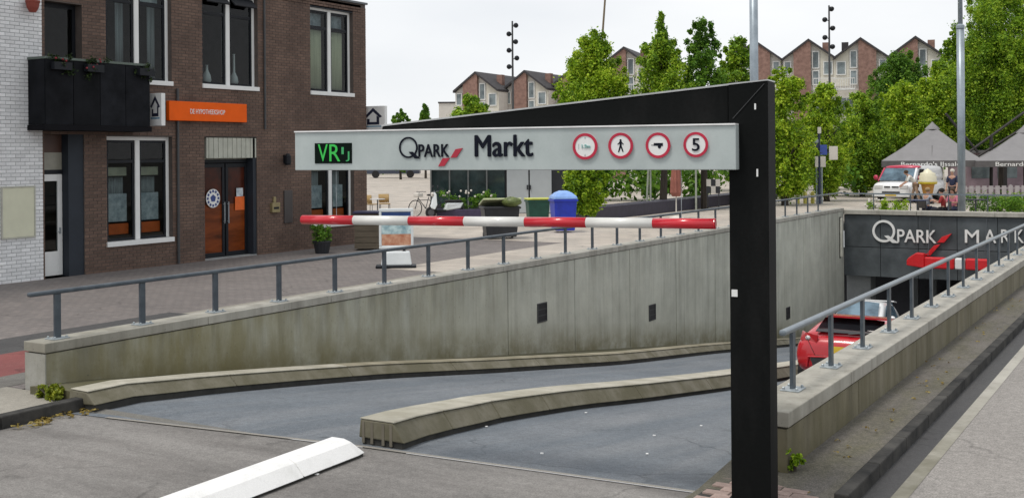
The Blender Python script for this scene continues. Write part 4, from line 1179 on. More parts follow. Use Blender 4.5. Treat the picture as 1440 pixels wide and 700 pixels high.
# ------------------------------------------------------------------ trees
LF_A = leaf_mat("leaf_bright", (0.085, 0.175, 0.010), (0.27, 0.44, 0.018), (0.53, 0.66, 0.05))
LF_B = leaf_mat("leaf_deep", (0.045, 0.115, 0.014), (0.11, 0.25, 0.022), (0.21, 0.37, 0.035))
LF_C = leaf_mat("leaf_mid", (0.07, 0.155, 0.012), (0.205, 0.37, 0.02), (0.40, 0.54, 0.04))
BARK = mat("bark", (0.045, 0.036, 0.028), 0.9, 0.3, 3, 0.5, stretch=(3, 3, .6))
def leaves_mesh(name, C, Rd, per, size, M, parent, rng, up=0.35, squash=1.0):
    C = np.asarray(C); Rd = np.asarray(Rd); n = len(C)
    idx = np.repeat(np.arange(n), per); N = len(idx)
    d = rng.normal(size=(N, 3)); d /= np.linalg.norm(d, axis=1)[:, None]
    r = np.minimum(np.abs(rng.normal(size=N)) * .35 + .5 * rng.uniform(0, 1, N) ** .5, 1.5) * Rd[idx] * 1.05
    P = C[idx] + d * r[:, None] * np.array([1, 1, squash])
    nr = d * .7 + rng.normal(size=(N, 3)) * .7 + np.array([0, 0, up]); nr /= np.linalg.norm(nr, axis=1)[:, None]
    t = np.cross(nr, rng.normal(size=(N, 3))); t /= np.linalg.norm(t, axis=1)[:, None]
    b = np.cross(nr, t)
    L = (size * rng.uniform(.6, 1.3, N))[:, None]; Wd = L * rng.uniform(.42, .7, N)[:, None]
    V = np.stack([P - t * L * .5, P + b * Wd * .5 + nr * L * .08, P + t * L * .5, P - b * Wd * .5 + nr * L * .08], 1).reshape(-1, 3)
    me = bpy.data.meshes.new(name)
    me.vertices.add(4 * N); me.vertices.foreach_set("co", V.astype(np.float32).ravel())
    me.loops.add(4 * N); me.loops.foreach_set("vertex_index", np.arange(4 * N, dtype=np.int32))
    me.polygons.add(N); me.polygons.foreach_set("loop_start", np.arange(0, 4 * N, 4, dtype=np.int32))
    me.update(calc_edges=True); me.validate()
    me.materials.append(M)
    o = bpy.data.objects.new(name, me); COL.objects.link(o)
    if parent: o.parent = parent
    return o
def tree(base, ztop, zbot, width, label, M, seed, shape='cone', dens=1.0, leaf=.17, group=None, leader=0.0, trunk_r=.13, name="tree"):
    rng = np.random.default_rng(seed)
    t = empty(name, base, label, "tree", group)
    h = ztop - base.z; hb = zbot - base.z; ch = h - hb; R_ = width / 2 * 1.06
    prof = {'cone': lambda u: (min(1, u / .12)) ** .5 * (1 - max(0, u - .2) / .8) ** .5,
            'column': lambda u: min(1, u / .08) ** .6 * (1 - max(0, u - .5) / .5) ** .4 if u > .5 else min(1, u / .08) ** .6,
            'round': lambda u: max(0.05, math.sin(math.pi * min(.97, .1 + u * .88))) ** .6}[shape]
    C, Rd = [], []; ph = rng.uniform(0, 6.28, 4)
    def wob(a, u): return 1 + .16 * math.sin(2 * a + ph[0] + u * 4) + .12 * math.sin(3 * a + ph[1] - u * 9) + .10 * math.sin(5 * a + ph[2] + u * 17)
    nc = int(120 * dens * max(1, (R_ * ch / 6)) ** .8)
    for i in range(nc):
        u = 1 - rng.uniform(.0, 1) ** .8; a = rng.uniform(0, 2 * math.pi); rr = prof(u) * R_ * wob(a, u)
        cr = R_ * (rng.uniform(.10, .24) if rng.random() < .45 else rng.uniform(.22, .42)) * (.45 + .55 * prof(u))
        q = max(0, rr - cr * .75) * (rng.uniform(.7, 1.0) if rng.random() < .8 else rng.uniform(0, .6)) * rng.uniform(.9, 1.12)
        C.append((q * math.cos(a), q * math.sin(a), hb + u * ch - cr * .2)); Rd.append(cr)
    for i in range(int(34 * dens)):           # stray shoots
        u = rng.uniform(.1, 1); a = rng.uniform(0, 2 * math.pi); q = prof(u) * R_ * rng.uniform(1.02, 1.2)
        C.append((q * math.cos(a), q * math.sin(a), hb + u * ch)); Rd.append(R_ * rng.uniform(.06, .13))
    if leader:
        for k in range(9): C.append((rng.normal() * .04, rng.normal() * .04, h + leader * (k / 8 - .15))); Rd.append(.22 * (1 - k / 10) + .05)
    per = 190
    leaves_mesh("crown", C, Rd, per, leaf, M, t, rng, squash=1.25)
    mb = MB()
    pts = [Vector((0, 0, -.1)), Vector((rng.normal() * .05, rng.normal() * .05, hb * .6 + .2)), Vector((rng.normal() * .08, rng.normal() * .08, hb + ch * .35)), Vector((0, 0, hb + ch * .85))]
    rs = [trunk_r, trunk_r * .8, trunk_r * .6, trunk_r * .15]
    for i in range(3): mb.tube(pts[i], pts[i + 1], rs[i], rs[i + 1], 8)
    for i in range(9):
        u = rng.uniform(.05, .7); a = rng.uniform(0, 2 * math.pi); q = prof(u) * R_ * .75
        z = hb + u * ch * .7
        mb.tube((0, 0, z), (q * math.cos(a), q * math.sin(a), z + q * .7 + .2), trunk_r * .32, trunk_r * .08, 5)
    mb.build("trunk", BARK, t, local=True)
    return t
def gnd(px, depth, z=None):
    p = at(px, 300, depth); p.z = PZ if z is None else z; return p
def zat(px, py, depth): return at(px, py, depth).z
def mper(depth): return depth / F_PX
G_ROW = "trees standing round the market square"
TR = [
    (838, 54, 46, 205, 108, 'cone', LF_A, "broad bright green conical tree, first to the right of the floodlight mast"),
    (932, 52, 46, 215, 104, 'cone', LF_C, "dark green conical tree whose bare leader shoot sticks up highest above the black arm"),
    (991, 53, 30, 215, 66, 'column', LF_B, "tall dark columnar tree left of the grey lamp mast above the black arm"),
    (1040, 57, 54, 225, 60, 'column', LF_C, "shorter columnar tree right beside the thick grey lamp mast"),
    (1104, 56, 97, 274, 74, 'column', LF_A, "bright green columnar tree just right of the black gate post"),
    (1163, 60, 122, 268, 70, 'round', LF_A, "yellow green round tree behind the blue sign pole"),
    (1213, 66, 132, 262, 74, 'round', LF_C, "round green tree left of the white van"),
    (1267, 88, 72, 190, 74, 'round', LF_B, "dark rounded tree in front of the gabled houses on the right"),
    (1268, 70, 118, 235, 78, 'round', LF_A, "bushy bright green tree behind the white van"),
    (1322, 74, 92, 225, 76, 'round', LF_A, "bright leafy tree behind the first grey parasol"),
    (1345, 80, 42, 215, 56, 'round', LF_C, "tall tree behind the slim grey mast on the right"),
    (1408, 66, -30, 190, 120, 'round', LF_C, "very tall green tree filling the top right corner"),
    (1460, 78, 40, 235, 120, 'round', LF_B, "large tree behind the second parasol at the right edge"),
    (1372, 84, 105, 235, 70, 'round', LF_B, "dark green tree between the two grey parasols"),
]
for i, (px, dp_, ty, by, wpx, shp, M, lab) in enumerate(TR):
    b = gnd(px, dp_)
    tree(b, zat(px, ty, dp_), zat(px, by, dp_), wpx * mper(dp_), lab, M, 100 + i, shp, 1.0 if wpx < 100 else 1.3, .145 if dp_ < 70 else .19, G_ROW, leader=1.0 if i == 1 else 0, trunk_r=.2 if dp_ < 60 else .18)
b = gnd(825, 41.5)
tree(b, zat(825, 215, 41.5), zat(825, 297, 41.5), 52 * mper(41.5), "small bright green young tree beside the blue bin under the overhead sign", LF_A, 77, 'round', 1.2, .12, None, trunk_r=.05)
for i, (px, dp_, ty, wpx, lab) in enumerate(((564, 120, 153, 26, "small far tree just right of the brick building's corner"), (599, 125, 146, 22, "small dark far tree left of the gabled houses"), (664, 95, 137, 62, "broad bush like tree in front of the left gabled houses"))):
    b = gnd(px, dp_)
    tree(b, zat(px, ty, dp_), 1.2, wpx * mper(dp_), lab, LF_B if i < 2 else LF_C, 200 + i, 'round', .8, .3, "far trees beyond the market square", trunk_r=.15)

def shrub(name, base, rx, ry, h, label, M, seed, n=26, leaf=.07, per=120, cat="shrub", group=None, kind=None, flowers=None):
    rng = np.random.default_rng(seed)
    t = empty(name, base, label, cat, group)
    C = [(rng.uniform(-rx, rx) * .8, rng.uniform(-ry, ry) * .8, rng.uniform(.15, .85) * h) for i in range(n)]
    Rd = [min(rx, h) * rng.uniform(.2, .4) for i in range(n)]
    leaves_mesh("foliage", C, Rd, per, leaf, M, t, rng)
    st = MB()
    for i in range(6): st.tube((rng.uniform(-rx, rx) * .3, rng.uniform(-ry, ry) * .3, 0), (rng.uniform(-rx, rx) * .7, rng.uniform(-ry, ry) * .7, h * .7), .012, .006, 5)
    st.build("stems", BARK, t, local=True, kind="stuff")
    if flowers:
        fl = MB()
        for i in range(24):
            p = (rng.uniform(-rx, rx), rng.uniform(-ry, ry), h * rng.uniform(.6, 1.05)); fl.ball(p, .05, .05, .05, 6, 4)
        fl.build("flowers", flowers, t, local=True, kind="stuff")
    return t
# hedge masses closing the square
rngh = np.random.default_rng(5)
for nm, pa, pb, dep, hh_, M in (("hedge", 800, 1250, 78, 5.2, LF_B), ("hedge", 1230, 1560, 96, 7.0, LF_B), ("hedge", 400, 640, 150, 3.6, LF_C), ("hedge", 812, 1010, 63, 2.6, LF_B), ("hedge", 1085, 1232, 67, 4.2, LF_B)):
    A, B = gnd(pa, dep), gnd(pb, dep); L = (B - A).length; nC = int(L * 5)
    C = []; Rd = []
    for i in range(nC):
        q = A.lerp(B, rngh.random()); C.append((q.x + rngh.normal() * .9, q.y + rngh.normal() * .9, rngh.uniform(.2, 1) * hh_)); Rd.append(rngh.uniform(.5, 1.1))
    o = leaves_mesh(nm, C, Rd, 90, .36, M, None, rngh); o["kind"] = "stuff"

# ------------------------------------------------------------------ gabled houses behind the square
HBR = mat("house_brick", (0.215, 0.125, 0.10), 0.9, 0.15, 3, 0.3, col2=(0.265, 0.16, 0.13), fine=.15)
HWH = mat("house_render", (0.60, 0.57, 0.52), 0.8, 0.06, 2)
HCR = mat("house_cream", (0.58, 0.55, 0.47), 0.8, 0.06, 2)
HRF = mat("house_roof", (0.040, 0.037, 0.040), 0.8, 0.25, 4, 0.3)
HGL = mat("house_glass", (0.10, 0.13, 0.14), 0.08, 0.35, .6, col2=(.22, .26, .27))
HFR = mat("house_frame", (0.66, 0.66, 0.64), .5)
def row_house(px, apy, dep, w, yaw, mirror, label, group, low=False):
    p = gnd(px, dep); za = zat(px, apy, dep)
    t = empty("gabled_house", p, label, "house", group, rz=YAW + yaw)
    s = -1 if mirror else 1; hw = w / 2; ze = za - PZ - hw * .74; zz = za - PZ
    def X(a): return a * s
    def zg(x): return zz - abs(x) * .74
    D = 9.0
    MB().prism([(-hw + .02, 0, 0), (hw - .02, 0, 0), (hw - .02, 0, ze), (0, 0, zz - .02), (-hw + .02, 0, ze)], (0, D, 0)).build("wall", HWH, t, local=True)
    a, b = X(-.30 * w * .95), X(.04 * w)
    MB().prism([(a, -.35, 0), (b, -.35, 0), (b, -.35, zg(b) - .06), (0, -.35, zz - .08), (a, -.35, zg(a) - .06)], (0, .36, 0)).build("brick_tower", HBR, t, local=True)
    a, b = X(.22 * w), X(.5 * w - .03)
    MB().prism([(a, -.05, ze - 2.6), (b, -.05, ze - 2.6), (b, -.05, zg(b) - .1), (a, -.05, zg(a) - .1)], (0, .06, 0)).build("cream_panel", HCR, t, local=True)
    for sg in (-1, 1):
        e = .25
        pts = [(0, -.45, zz), (sg * (hw + .02), -.45, ze), (sg * (hw + .02), -.45, ze - .22), (0, -.45, zz - .22)]
        MB().prism(pts, (0, D + .6, 0)).build("roof", HRF, t, local=True)
    wins = [(.06, .20, ze - 1.0, zg(.17 * w) - .55), (.06, .20, ze - 2.5, ze - 1.15), (.27, .45, ze - 1.6, ze - .35), (-.47, -.33, ze - 1.5, ze - .25), (.08, .45, ze - 5.2, ze - 3.6), (-.46, -.33, ze - 4.6, ze - 3.2), (.08, .45, ze - 8.2, ze - 6.6)]
    for (u0, u1, z0, z1) in wins:
        if z0 < .4 or z1 - z0 < .3: continue
        x0, x1 = sorted((X(u0 * w), X(u1 * w)))
        f = MB(); e = .09
        f.box(x0, x0 + e, -.13, .02, z0, z1); f.box(x1 - e, x1, -.13, .02, z0, z1); f.box(x0 + e, x1 - e, -.13, .02, z0, z0 + e); f.box(x0 + e, x1 - e, -.13, .02, z1 - e, z1)
        if x1 - x0 > .9: f.box((x0 + x1) / 2 - .04, (x0 + x1) / 2 + .04, -.13, .02, z0 + e, z1 - e)
        fo = f.build("window", HFR, t, local=True)
        MB().box(x0 + e, x1 - e, -.09, -.07, z0 + e, z1 - e).build("pane", HGL, fo, local=True)
    cx = X(.30 * w)
    MB().box(cx - .3, cx + .3, 2.0, 2.6, zg(cx) - .4, zg(cx) + .85).build("chimney", HRF if mirror else HBR, t, local=True)
    x0, x1 = sorted((X(.1 * w), X(.5 * w)))
    bl = MB(); bl.box(x0, x1, -1.3, -.36, ze - 3.0, ze - 2.85); bl.box(x0, x1, -1.3, -1.26, ze - 2.0, ze - 1.93)
    n = 9
    for i in range(n + 1): bl.box(x0 + (x1 - x0 - .04) * i / n, x0 + (x1 - x0 - .04) * i / n + .04, -1.29, -1.26, ze - 2.85, ze - 2.0)
    bl.build("balcony", HFR, t, local=True)
    return t
GH = "gabled row houses behind the square"
dB = 103; wB = 73 * mper(dB)
for px, ay, mir, lab in ((880, 66, False, "gabled house peeping out between the first two conical trees"), (1064, 57, True, "gabled brick house right behind the thick grey lamp mast"), (1139, 55, False, "gabled brick house, left of the distant floodlight mast on the right"),
                         (1212, 53, True, "gabled brick house whose brick half is on the right, right of the far floodlight mast"), (1289, 51, False, "gabled house half hidden by the dark round tree")):
    row_house(px, ay, dB - (px - 1180) / F_PX * dB * math.tan(R(18)), wB, R(-18), mir, lab, GH)
dA = 112
for px, ay, mir, lab in ((672, 101, False, "leftmost gabled house with a dark slanting roof above the black arm"), (741, 99, False, "gabled house right of the tall thin floodlight mast above the black arm"), (806, 97, False, "gabled house half hidden behind the broad conical tree")):
    row_house(px, ay, dA, 70 * mper(dA), R(-26), mir, lab, GH)
p = gnd(632, 140)
fb_ = empty("flat_building", p, "low pale flat roofed block left of the gabled houses", "building", None, rz=YAW)
MB().box(-1.2, 2.5, 0, 6, 0, zat(632, 146, 140)).build("wall", HWH, fb_, local=True)
MB().box(-1.3, 2.6, -.1, 6.1, zat(632, 146, 140), zat(632, 144, 140)).build("roof", HRF, fb_, local=True)

# ------------------------------------------------------------------ masts and posts
MASTM = mat("mast_grey", (0.27, 0.32, 0.36), 0.4, 0.12, 2, metal=.35, col2=(.31, .36, .40))
def mast(px, dep, label, r0, r1, zj, top=14.0):
    p = gnd(px, dep); t = empty("lamp_mast", p, label, "lamp post", "tall grey lamp masts")
    MB().tube((p.x, p.y, PZ), (p.x, p.y, zj), r0, r0, 20).build("lower_pole", MASTM, t, smooth=False)
    MB().tube((p.x, p.y, zj), (p.x, p.y, top), r1, r1 * .8, 20).build("upper_pole", MASTM, t)
    MB().lathe((p.x, p.y, zj - .06), [(r0 * 1.12, 0), (r0 * 1.12, .1), (r1, .16)], 20).build("collar", MASTM, t)
    MB().lathe((p.x, p.y, PZ), [(r0 * 1.7, 0), (r0 * 1.7, .03), (r0 * 1.05, .05)], 20).build("base_flange", MASTM, t)
    MB().lathe((p.x, p.y, top), [(r1, 0), (.35, .1), (.4, .4), (.2, .5)], 20).build("lantern", MASTM, t)
    for o in t.children:
        if "pole" in o.name:
            for q in o.data.polygons: q.use_smooth = len(q.vertices) == 4
mast(1062, 36.5, "thick grey lamp mast rising right behind the black gate arm", .135, .135, 9.5)
mast(1352.5, 41.6, "grey lamp mast with a thinner top standing behind the garage wall", .135, .085, zat(1352, 38, 41.6), 13)
def floodmast(px, dep, ytop, lamps, label):
    p = gnd(px, dep); zt = zat(px, ytop, dep); t = empty("floodlight_mast", p, label, "floodlight mast", "distant floodlight masts", rz=YAW)
    MB().tube((0, 0, 0), (0, 0, zt - PZ), .12, .07, 8).build("pole", MATS["pipe_grey"], t, local=True)
    for (dx, y) in lamps:
        z = zat(px, y, dep) - PZ; x = dx * mper(dep)
        m_ = MB(); m_.lathe((x, -.1, z), [(.08, -.15), (.19, -.05), (.22, .15)], 10, 'y')
        lo = m_.build("floodlight", DFR, t, local=True)
        MB().tube((0, 0, z - .1), (x, 0, z), .04, .04, 5).build("arm", DFR, lo, local=True)
floodmast(722.5, 95, 30, ((5, 36), (-5, 48), (4.5, 59), (-5, 71), (6, 82), (-5, 94)), "thin floodlight mast above the left gabled houses")
floodmast(1168, 95, 8, ((3.5, 13), (-6, 28), (5, 40), (-6, 53), (4.5, 66)), "thin floodlight mast above the right gabled houses")
A_, B_ = at(846.5, 60, 70), at(853, -30, 70); A0 = A_ + (A_ - B_) * 1.6; A0.z = max(A0.z, PZ)
fp_ = empty("flag_pole", gnd(842, 70), "thin leaning dark pole rising out of the broad conical tree", "pole")
A0 = A_ + (A_ - B_) * ((A_.z - PZ) / (B_.z - A_.z))
MB().tube(A0, B_, .09, .06, 8).build("pole", mat("pole_tan", (.16, .12, .07), .6), fp_)
MB().ball(tuple(B_), .1, .1, .1).build("finial", BRASS, fp_)

# sign pole cluster
p = gnd(1152.5, 57)
sp_ = empty("sign_pole", p, "dark blue sign pole with several small direction boards right of the gate post", "sign post", None, rz=YAW)
NBL = mat("pole_navy", (.02, .03, .07), .5)
k57 = mper(57)
def L57(px, py): return (px - 1152.5) * k57, zat(1152.5, py, 57) - PZ
MB().tube((0, 0, 0), (0, 0, L57(0, 186)[1]), .075, .06, 10).build("pole", NBL, sp_, local=True)
for dx in (-.12, .14): MB().tube((dx, .05, 0), (dx, .05, L57(0, 232)[1]), .04, .04, 8).build("side_pole", MASTM, sp_, local=True)
for (a, b, c, d, M) in ((1134, 1151, 196, 201, MASTM), (1135, 1151, 202, 208, NBL), (1146, 1150.5, 220, 235, HWH), (1153.5, 1161, 220, 235, HWH), (1153, 1163, 204, 218, mat("board_blue", (.04, .08, .35), .5)), (1166, 1178, 206, 225, HWH), (1150, 1155, 179, 188, HWH)):
    x0, z1 = L57(a, c); x1, z0 = L57(b, d)
    MB().box(x0, x1, -.1, -.06, z0, z1).build("board", M, sp_, local=True, bevel=.01)
MB().tube((0, -.08, L57(0, 215)[1]), (L57(1170, 0)[0], -.05, L57(0, 215)[1]), .03).build("bracket", NBL, sp_, local=True)
YEL = mat("bollard_yellow", (.62, .55, .12), .5)
for i, (px, lab) in enumerate(((1122, "leftmost of the three small yellow posts by the sign pole"), (1132.5, "middle one of the three small yellow posts by the sign pole"), (1143, "small yellow post nearest the blue sign pole"))):
    p = gnd(px, 57.5); t = empty("bollard", p, lab, "bollard", "small yellow posts by the sign pole")
    MB().lathe((p.x, p.y, PZ), [(.10, 0), (.10, .5), (.08, .58), (.03, .62)], 10).build("post", YEL, t)
    MB().lathe((p.x, p.y, PZ + .3), [(.104, 0), (.104, .12)], 10).build("band", HWH, t)

# ------------------------------------------------------------------ kiosk and bins on the square
K = 50.0; kk = mper(K)
p = gnd(690, K)
ki = empty("kiosk", p, "low kiosk with dark glass front and pale grey double doors under the overhead sign", "kiosk", None, rz=YAW)
def LK(px): return (px - 690) * kk
KG = mat("kiosk_grey", (0.42, 0.45, 0.46), 0.5, 0.04, 2)
KD = mat("kiosk_dark", (0.018, 0.02, 0.025), .5)
KGL = mat("kiosk_glass", (0.014, 0.028, 0.030), .06, .3, 1, col2=(.03, .05, .05))
zt = 3.1
MB().box(LK(606), LK(800), .3, 4.5, 0, zt).build("wall", KD, ki, local=True)
MB().box(LK(600), LK(804), -.3, 4.8, zt + .004, zt + .22).build("roof", KG, ki, local=True)
for i in range(4):
    a = LK(606) + i * (LK(711) - LK(606)) / 4; b = a + (LK(711) - LK(606)) / 4
    MB().box(a + .035, b - .035, .2, .23, .45, 1.95).build("pane", KGL, ki, local=True)
    MB().box(a + .035, b - .035, .2, .23, 2.02, 2.9).build("pane", KGL, ki, local=True)
    MB().box(a - .03, a + .03, .1, .29, 0, zt).build("mullion", mat("mullion_grey", (.13, .14, .14), .5), ki, local=True)
MB().box(LK(606), LK(711), .15, .28, 1.95, 2.02).build("transom", MATS["mullion_grey"], ki, local=True)
MB().box(LK(606), LK(711), .15, .29, 0, .44).build("plinth", KD, ki, local=True)
for a, b in ((713, 743.5), (745.5, 776)):
    d_ = MB().box(LK(a), LK(b), .1, .29, .02, zt - .02).build("door", KG, ki, local=True, bevel=.01)
    MB().box(LK(742 if a < 740 else 746) - .03, LK(742 if a < 740 else 746) + .03, .05, .1, 1.05, 1.25).build("handle", KD, d_, local=True)
# planter in front of the kiosk
pp = gnd(660, 47.5)
pl = empty("planter", pp, "long low purple grey planter full of greenery in front of the kiosk glass", "planter", None, rz=YAW)
PURP = mat("planter_purple", (.045, .035, .075), .6, .2)
MB().box(-1.35, 1.55, -.3, .3, 0, .34).build("trough", PURP, pl, local=True, bevel=.02)
rng = np.random.default_rng(9)
leaves_mesh("foliage", [(rng.uniform(-1.2, 1.3), rng.uniform(-.2, .2), rng.uniform(.4, 1.0)) for i in range(34)], [rng.uniform(.12, .22) for i in range(34)], 60, .1, LF_B, pl, rng)
FLW = MB()
for i in range(16): FLW.ball((rng.uniform(-1.1, 1.2), -.2, rng.uniform(.85, 1.12)), .045, .045, .045, 6, 4)
FLW.build("flowers", HWH, pl, local=True, kind="stuff")

def bin_(px, dep, w, d, h, body, lid, label, lidang=0.0, wheels=True, dome=False, name="wheelie_bin"):
    p = gnd(px, dep); t = empty(name, p, label, "bin", None, rz=YAW + .2)
    mb = MB(); hw, hd = w / 2, d / 2
    mb.add([(-hw * .84, -hd * .8, .07), (hw * .84, -hd * .8, .07), (hw * .84, hd * .85, .07), (-hw * .84, hd * .85, .07), (-hw, -hd, h), (hw, -hd, h), (hw, hd, h), (-hw, hd, h)],
           [(0, 3, 2, 1), (4, 5, 6, 7), (0, 1, 5, 4), (1, 2, 6, 5), (2, 3, 7, 6), (3, 0, 4, 7)])
    mb.build("body", body, t, local=True, bevel=.03)
    MB().box(-hw - .03, hw + .03, -hd - .03, hd + .03, h - .08, h - .02).build("rim", body, t, local=True, bevel=.012)
    lm = MB(); Mx = Matrix.Rotation(lidang, 3, 'X')
    if dome:
        prof = [(hw + .03) * 1.0, hw * .95, hw * .6, hw * .2]; hs = [0, .08, .2, .27]
        vs = []
        for r_, z_ in zip((1.04, .98, .66, .3), hs):
            for a, b in ((-1, -1), (1, -1), (1, 1), (-1, 1)): vs.append((a * hw * r_, b * hd * r_, h + z_))
        fs = [(0, 3, 2, 1), (12, 13, 14, 15)]
        for j in range(3):
            for i in range(4): fs.append((j * 4 + i, j * 4 + (i + 1) % 4, (j + 1) * 4 + (i + 1) % 4, (j + 1) * 4 + i))
        lm.add(vs, fs)
    else:
        k0 = len(lm.v); lm.box(-hw - .04, hw + .04, -2 * hd - .05, .02, -.02, .035)
        lm.v = [tuple(Mx @ Vector(v) + Vector((0, hd, h + .02))) for v in lm.v]
    lm.build("lid", lid, t, local=True, bevel=.015)
    if wheels:
        for s_ in (-1, 1):
            MB().lathe((s_ * hw * .8, hd * .8, .1), [(.1, -.03), (.1, .03)], 14, 'x').build("wheel", DFR, t, local=True)
    MB().tube((-hw * .7, hd + .06, h - .03), (hw * .7, hd + .06, h - .03), .018).build("handle", body, t, local=True)
    return t
BDK = mat("bin_dark", (.022, .024, .028), .5, .2); BGR = mat("bin_green", (.012, .07, .045), .5, .2); BBL = mat("bin_blue", (.012, .035, .42), .45, .15)
bin_(703, 35.4, 1.12, .8, 1.02, BDK, mat("lid_pale", (.50, .55, .32), .5), "large dark rubbish bin with a pale lid propped open, left of the green bin", R(-14))
bin_(756, 41, .80, .6, .98, BGR, mat("lid_yellow", (.52, .55, .10), .5), "dark green bin with a yellow lid in front of the grey kiosk doors")
bin_(792, 38, .78, .75, 1.12, BBL, mat("lid_blue", (.22, .38, .75), .4), "bright blue container with a pale blue domed lid", 0, False, True, "container")
hg = gnd(715, 35.1)
bg_ = empty("rubbish_bag", Vector((hg.x, hg.y, 1.12)), "crumpled green bag lying on top of the dark bin", "bag")
mb = MB(); mb.ball((hg.x + .1, hg.y, 1.21), .33, .28, .15, 12, 8)
o = mb.build("bag", mat("bag_green", (.10, .13, .035), .5, .4, 8), bg_, smooth=True)
rng2 = random.Random(4)
for v in o.data.vertices: v.co *= 1 + rng2.uniform(-.12, .12)

# raised dark bed along the square with low planting
bed = MB().box(-21, -20, 38.5, 62, PZ, PZ + .5).build("raised_bed_wall", mat("bed_dark", (.03, .026, .045), .6, .2), None, origin=(-20.5, 38.5, PZ))
tag(bed, "long low dark wall of a raised bed running under the trees", "wall")
# folded parasol
pz_ = gnd(951, 45.2)
fpz = empty("folded_parasol", pz_, "folded terracotta parasol standing on a white foot under the overhead sign", "parasol")
TCO = mat("parasol_terracotta", (.27, .10, .075), .85, .2, 3)
MB().tube((pz_.x, pz_.y, PZ), (pz_.x, pz_.y, 2.7), .025).build("pole", HWH, fpz)
m_ = MB(); vs = []; n = 16
for (z, r_) in ((.95, .16), (1.1, .24), (1.6, .22), (2.2, .15), (2.6, .06)):
    for i in range(n):
        a = 2 * math.pi * i / n; rr_ = r_ * (1 if i % 2 else .72); vs.append((pz_.x + rr_ * math.cos(a), pz_.y + rr_ * math.sin(a), z))
fs = [(j * n + i, j * n + (i + 1) % n, (j + 1) * n + (i + 1) % n, (j + 1) * n + i) for j in range(4) for i in range(n)] + [tuple(range(n - 1, -1, -1)), tuple(range(4 * n, 5 * n))]
m_.add(vs, fs).build("canopy", TCO, fpz)
MB().lathe((pz_.x, pz_.y, PZ), [(.3, 0), (.3, .05), (.06, .12)], 16).build("foot", HWH, fpz)
# tree stakes
for i, (px, lab) in enumerate(((909, "pale leaning stake left of the folded parasol"), (915, "pale upright stake beside the leaning stake"), (979, "pale tree stake right of the folded parasol"))):
    p = gnd(px, 50); t = MB().tube((p.x, p.y, PZ), (p.x + (.12 if i == 0 else 0), p.y, 2.2), .045, .045, 8).tube((p.x + (.12 if i == 0 else 0), p.y, 2.2), (p.x + (.12 if i == 0 else 0), p.y, 2.25), .045, .02, 8).build("tree_stake", mat("stake_wood", (.30, .32, .27), .8, .15), None, origin=(p.x, p.y, PZ))
    tag(t, lab, "stake", "stakes beside the trees")
# black and white board
p = gnd(1003, 52); t = empty("notice_board", p, "small black and white chequered board on legs left of the gate post", "board", None, rz=YAW)
for i in range(3):
    for j in range(2):
        MB().box(-.3 + i * .21, -.1 + i * .21, -.02, .02, .75 + j * .33, 1.07 + j * .33).build("panel", HWH if (i + j) % 2 else KD, t, local=True)
MB().box(-.28, -.24, -.02, .02, 0, .75).build("leg", KD, t, local=True); MB().box(.24, .28, -.02, .02, 0, .75).build("leg", KD, t, local=True)

# ------------------------------------------------------------------ pavement sign
p = gnd(557, 26.6); ks = mper(26.6)
av = empty("pavement_sign", p, "white framed pavement advert sign with blue poster and orange strip on a black foot", "sign", None, rz=YAW + .08)
PWH = mat("plastic_white", (.68, .72, .73), .4, .05)
MB().box(-.48, .46, -.22, .22, 0, .06).build("foot", DFR, av, local=True, bevel=.02)
m_ = MB(); m_.prism([(-.36, -.16, .06), (.36, -.16, .06), (.31, -.12, .38), (-.31, -.12, .38)], (0, .3, 0)); m_.build("base_block", PWH, av, local=True, bevel=.03)
for q in (-.18, .18): MB().lathe((q, 0, .30), [(.03, .06), (.04, .08), (.03, .10), (.04, .13), (.03, .16)], 10).build("spring", DFR, av, local=True)
m_ = MB(); w_ = .40
m_.box(-w_, w_, -.04, .04, .44, .50); m_.box(-w_, w_, -.04, .04, 1.30, 1.38); m_.box(-w_, -w_ + .06, -.04, .04, .50, 1.30); m_.box(w_ - .06, w_, -.04, .04, .50, 1.30)
m_.build("frame", PWH, av, local=True, bevel=.015)
MB().box(-w_ + .06, w_ - .06, -.02, .02, .50, .52).build("lower_lip", PWH, av, local=True)
MB().box(-w_ + .06, w_ - .06, -.022, .022, .52, .78).build("orange_strip", mat("strip_orange", (.55, .14, .05), .5, .3, 5, col2=(.5, .3, .2)), av, local=True)
MB().box(-w_ + .06, w_ - .06, -.022, .022, .784, 1.20).build("poster", mat("poster_aqua", (.12, .32, .42), .5, .3, 4, col2=(.50, .62, .62)), av, local=True)
MB().box(-w_ + .06, w_ - .06, -.022, .022, 1.204, 1.30).build("header", mat("header_blue", (.02, .06, .20), .5), av, local=True)
# wooden planter and shrub against the brick building
p = on_z(517, 352, PZ)
wp = empty("wooden_planter", p, "brown wooden planter box with a dark rim at the far corner of the brick building", "planter", None, rz=YAW)
WOOD = mat("wood_brown", (.105, .085, .06), .8, .2, 2, .2, stretch=(1, 1, 6), island=.15)
for i in range(6):
    MB().box(-.36, .36, -.02, .02, .05 + i * .16, .2 + i * .16).build("plank", WOOD, wp, local=True)
for q in (-.34, .34): MB().box(q - .02, q + .02, .02, .62, .05, 1.01).build("side_board", WOOD, wp, local=True)
MB().box(-.34, .34, .60, .64, .05, 1.01).build("back_board", WOOD, wp, local=True)
MB().box(-.4, .4, -.05, .68, 1.012, 1.07).build("rim", mat("rim_navy", (.02, .022, .06), .5), wp, local=True, bevel=.01)
p = on_z(453, 356, PZ)
sh = shrub("potted_shrub", p, .28, .28, .85, "dark leafy potted shrub under the right ground floor window of the brick building", LF_B, 31, 22, .07, 90)
MB().lathe((0, 0, 0), [(.18, 0), (.24, .3), (.26, .3), (.26, .34), (.2, .34)], 14).build("pot", KD, sh, local=True)

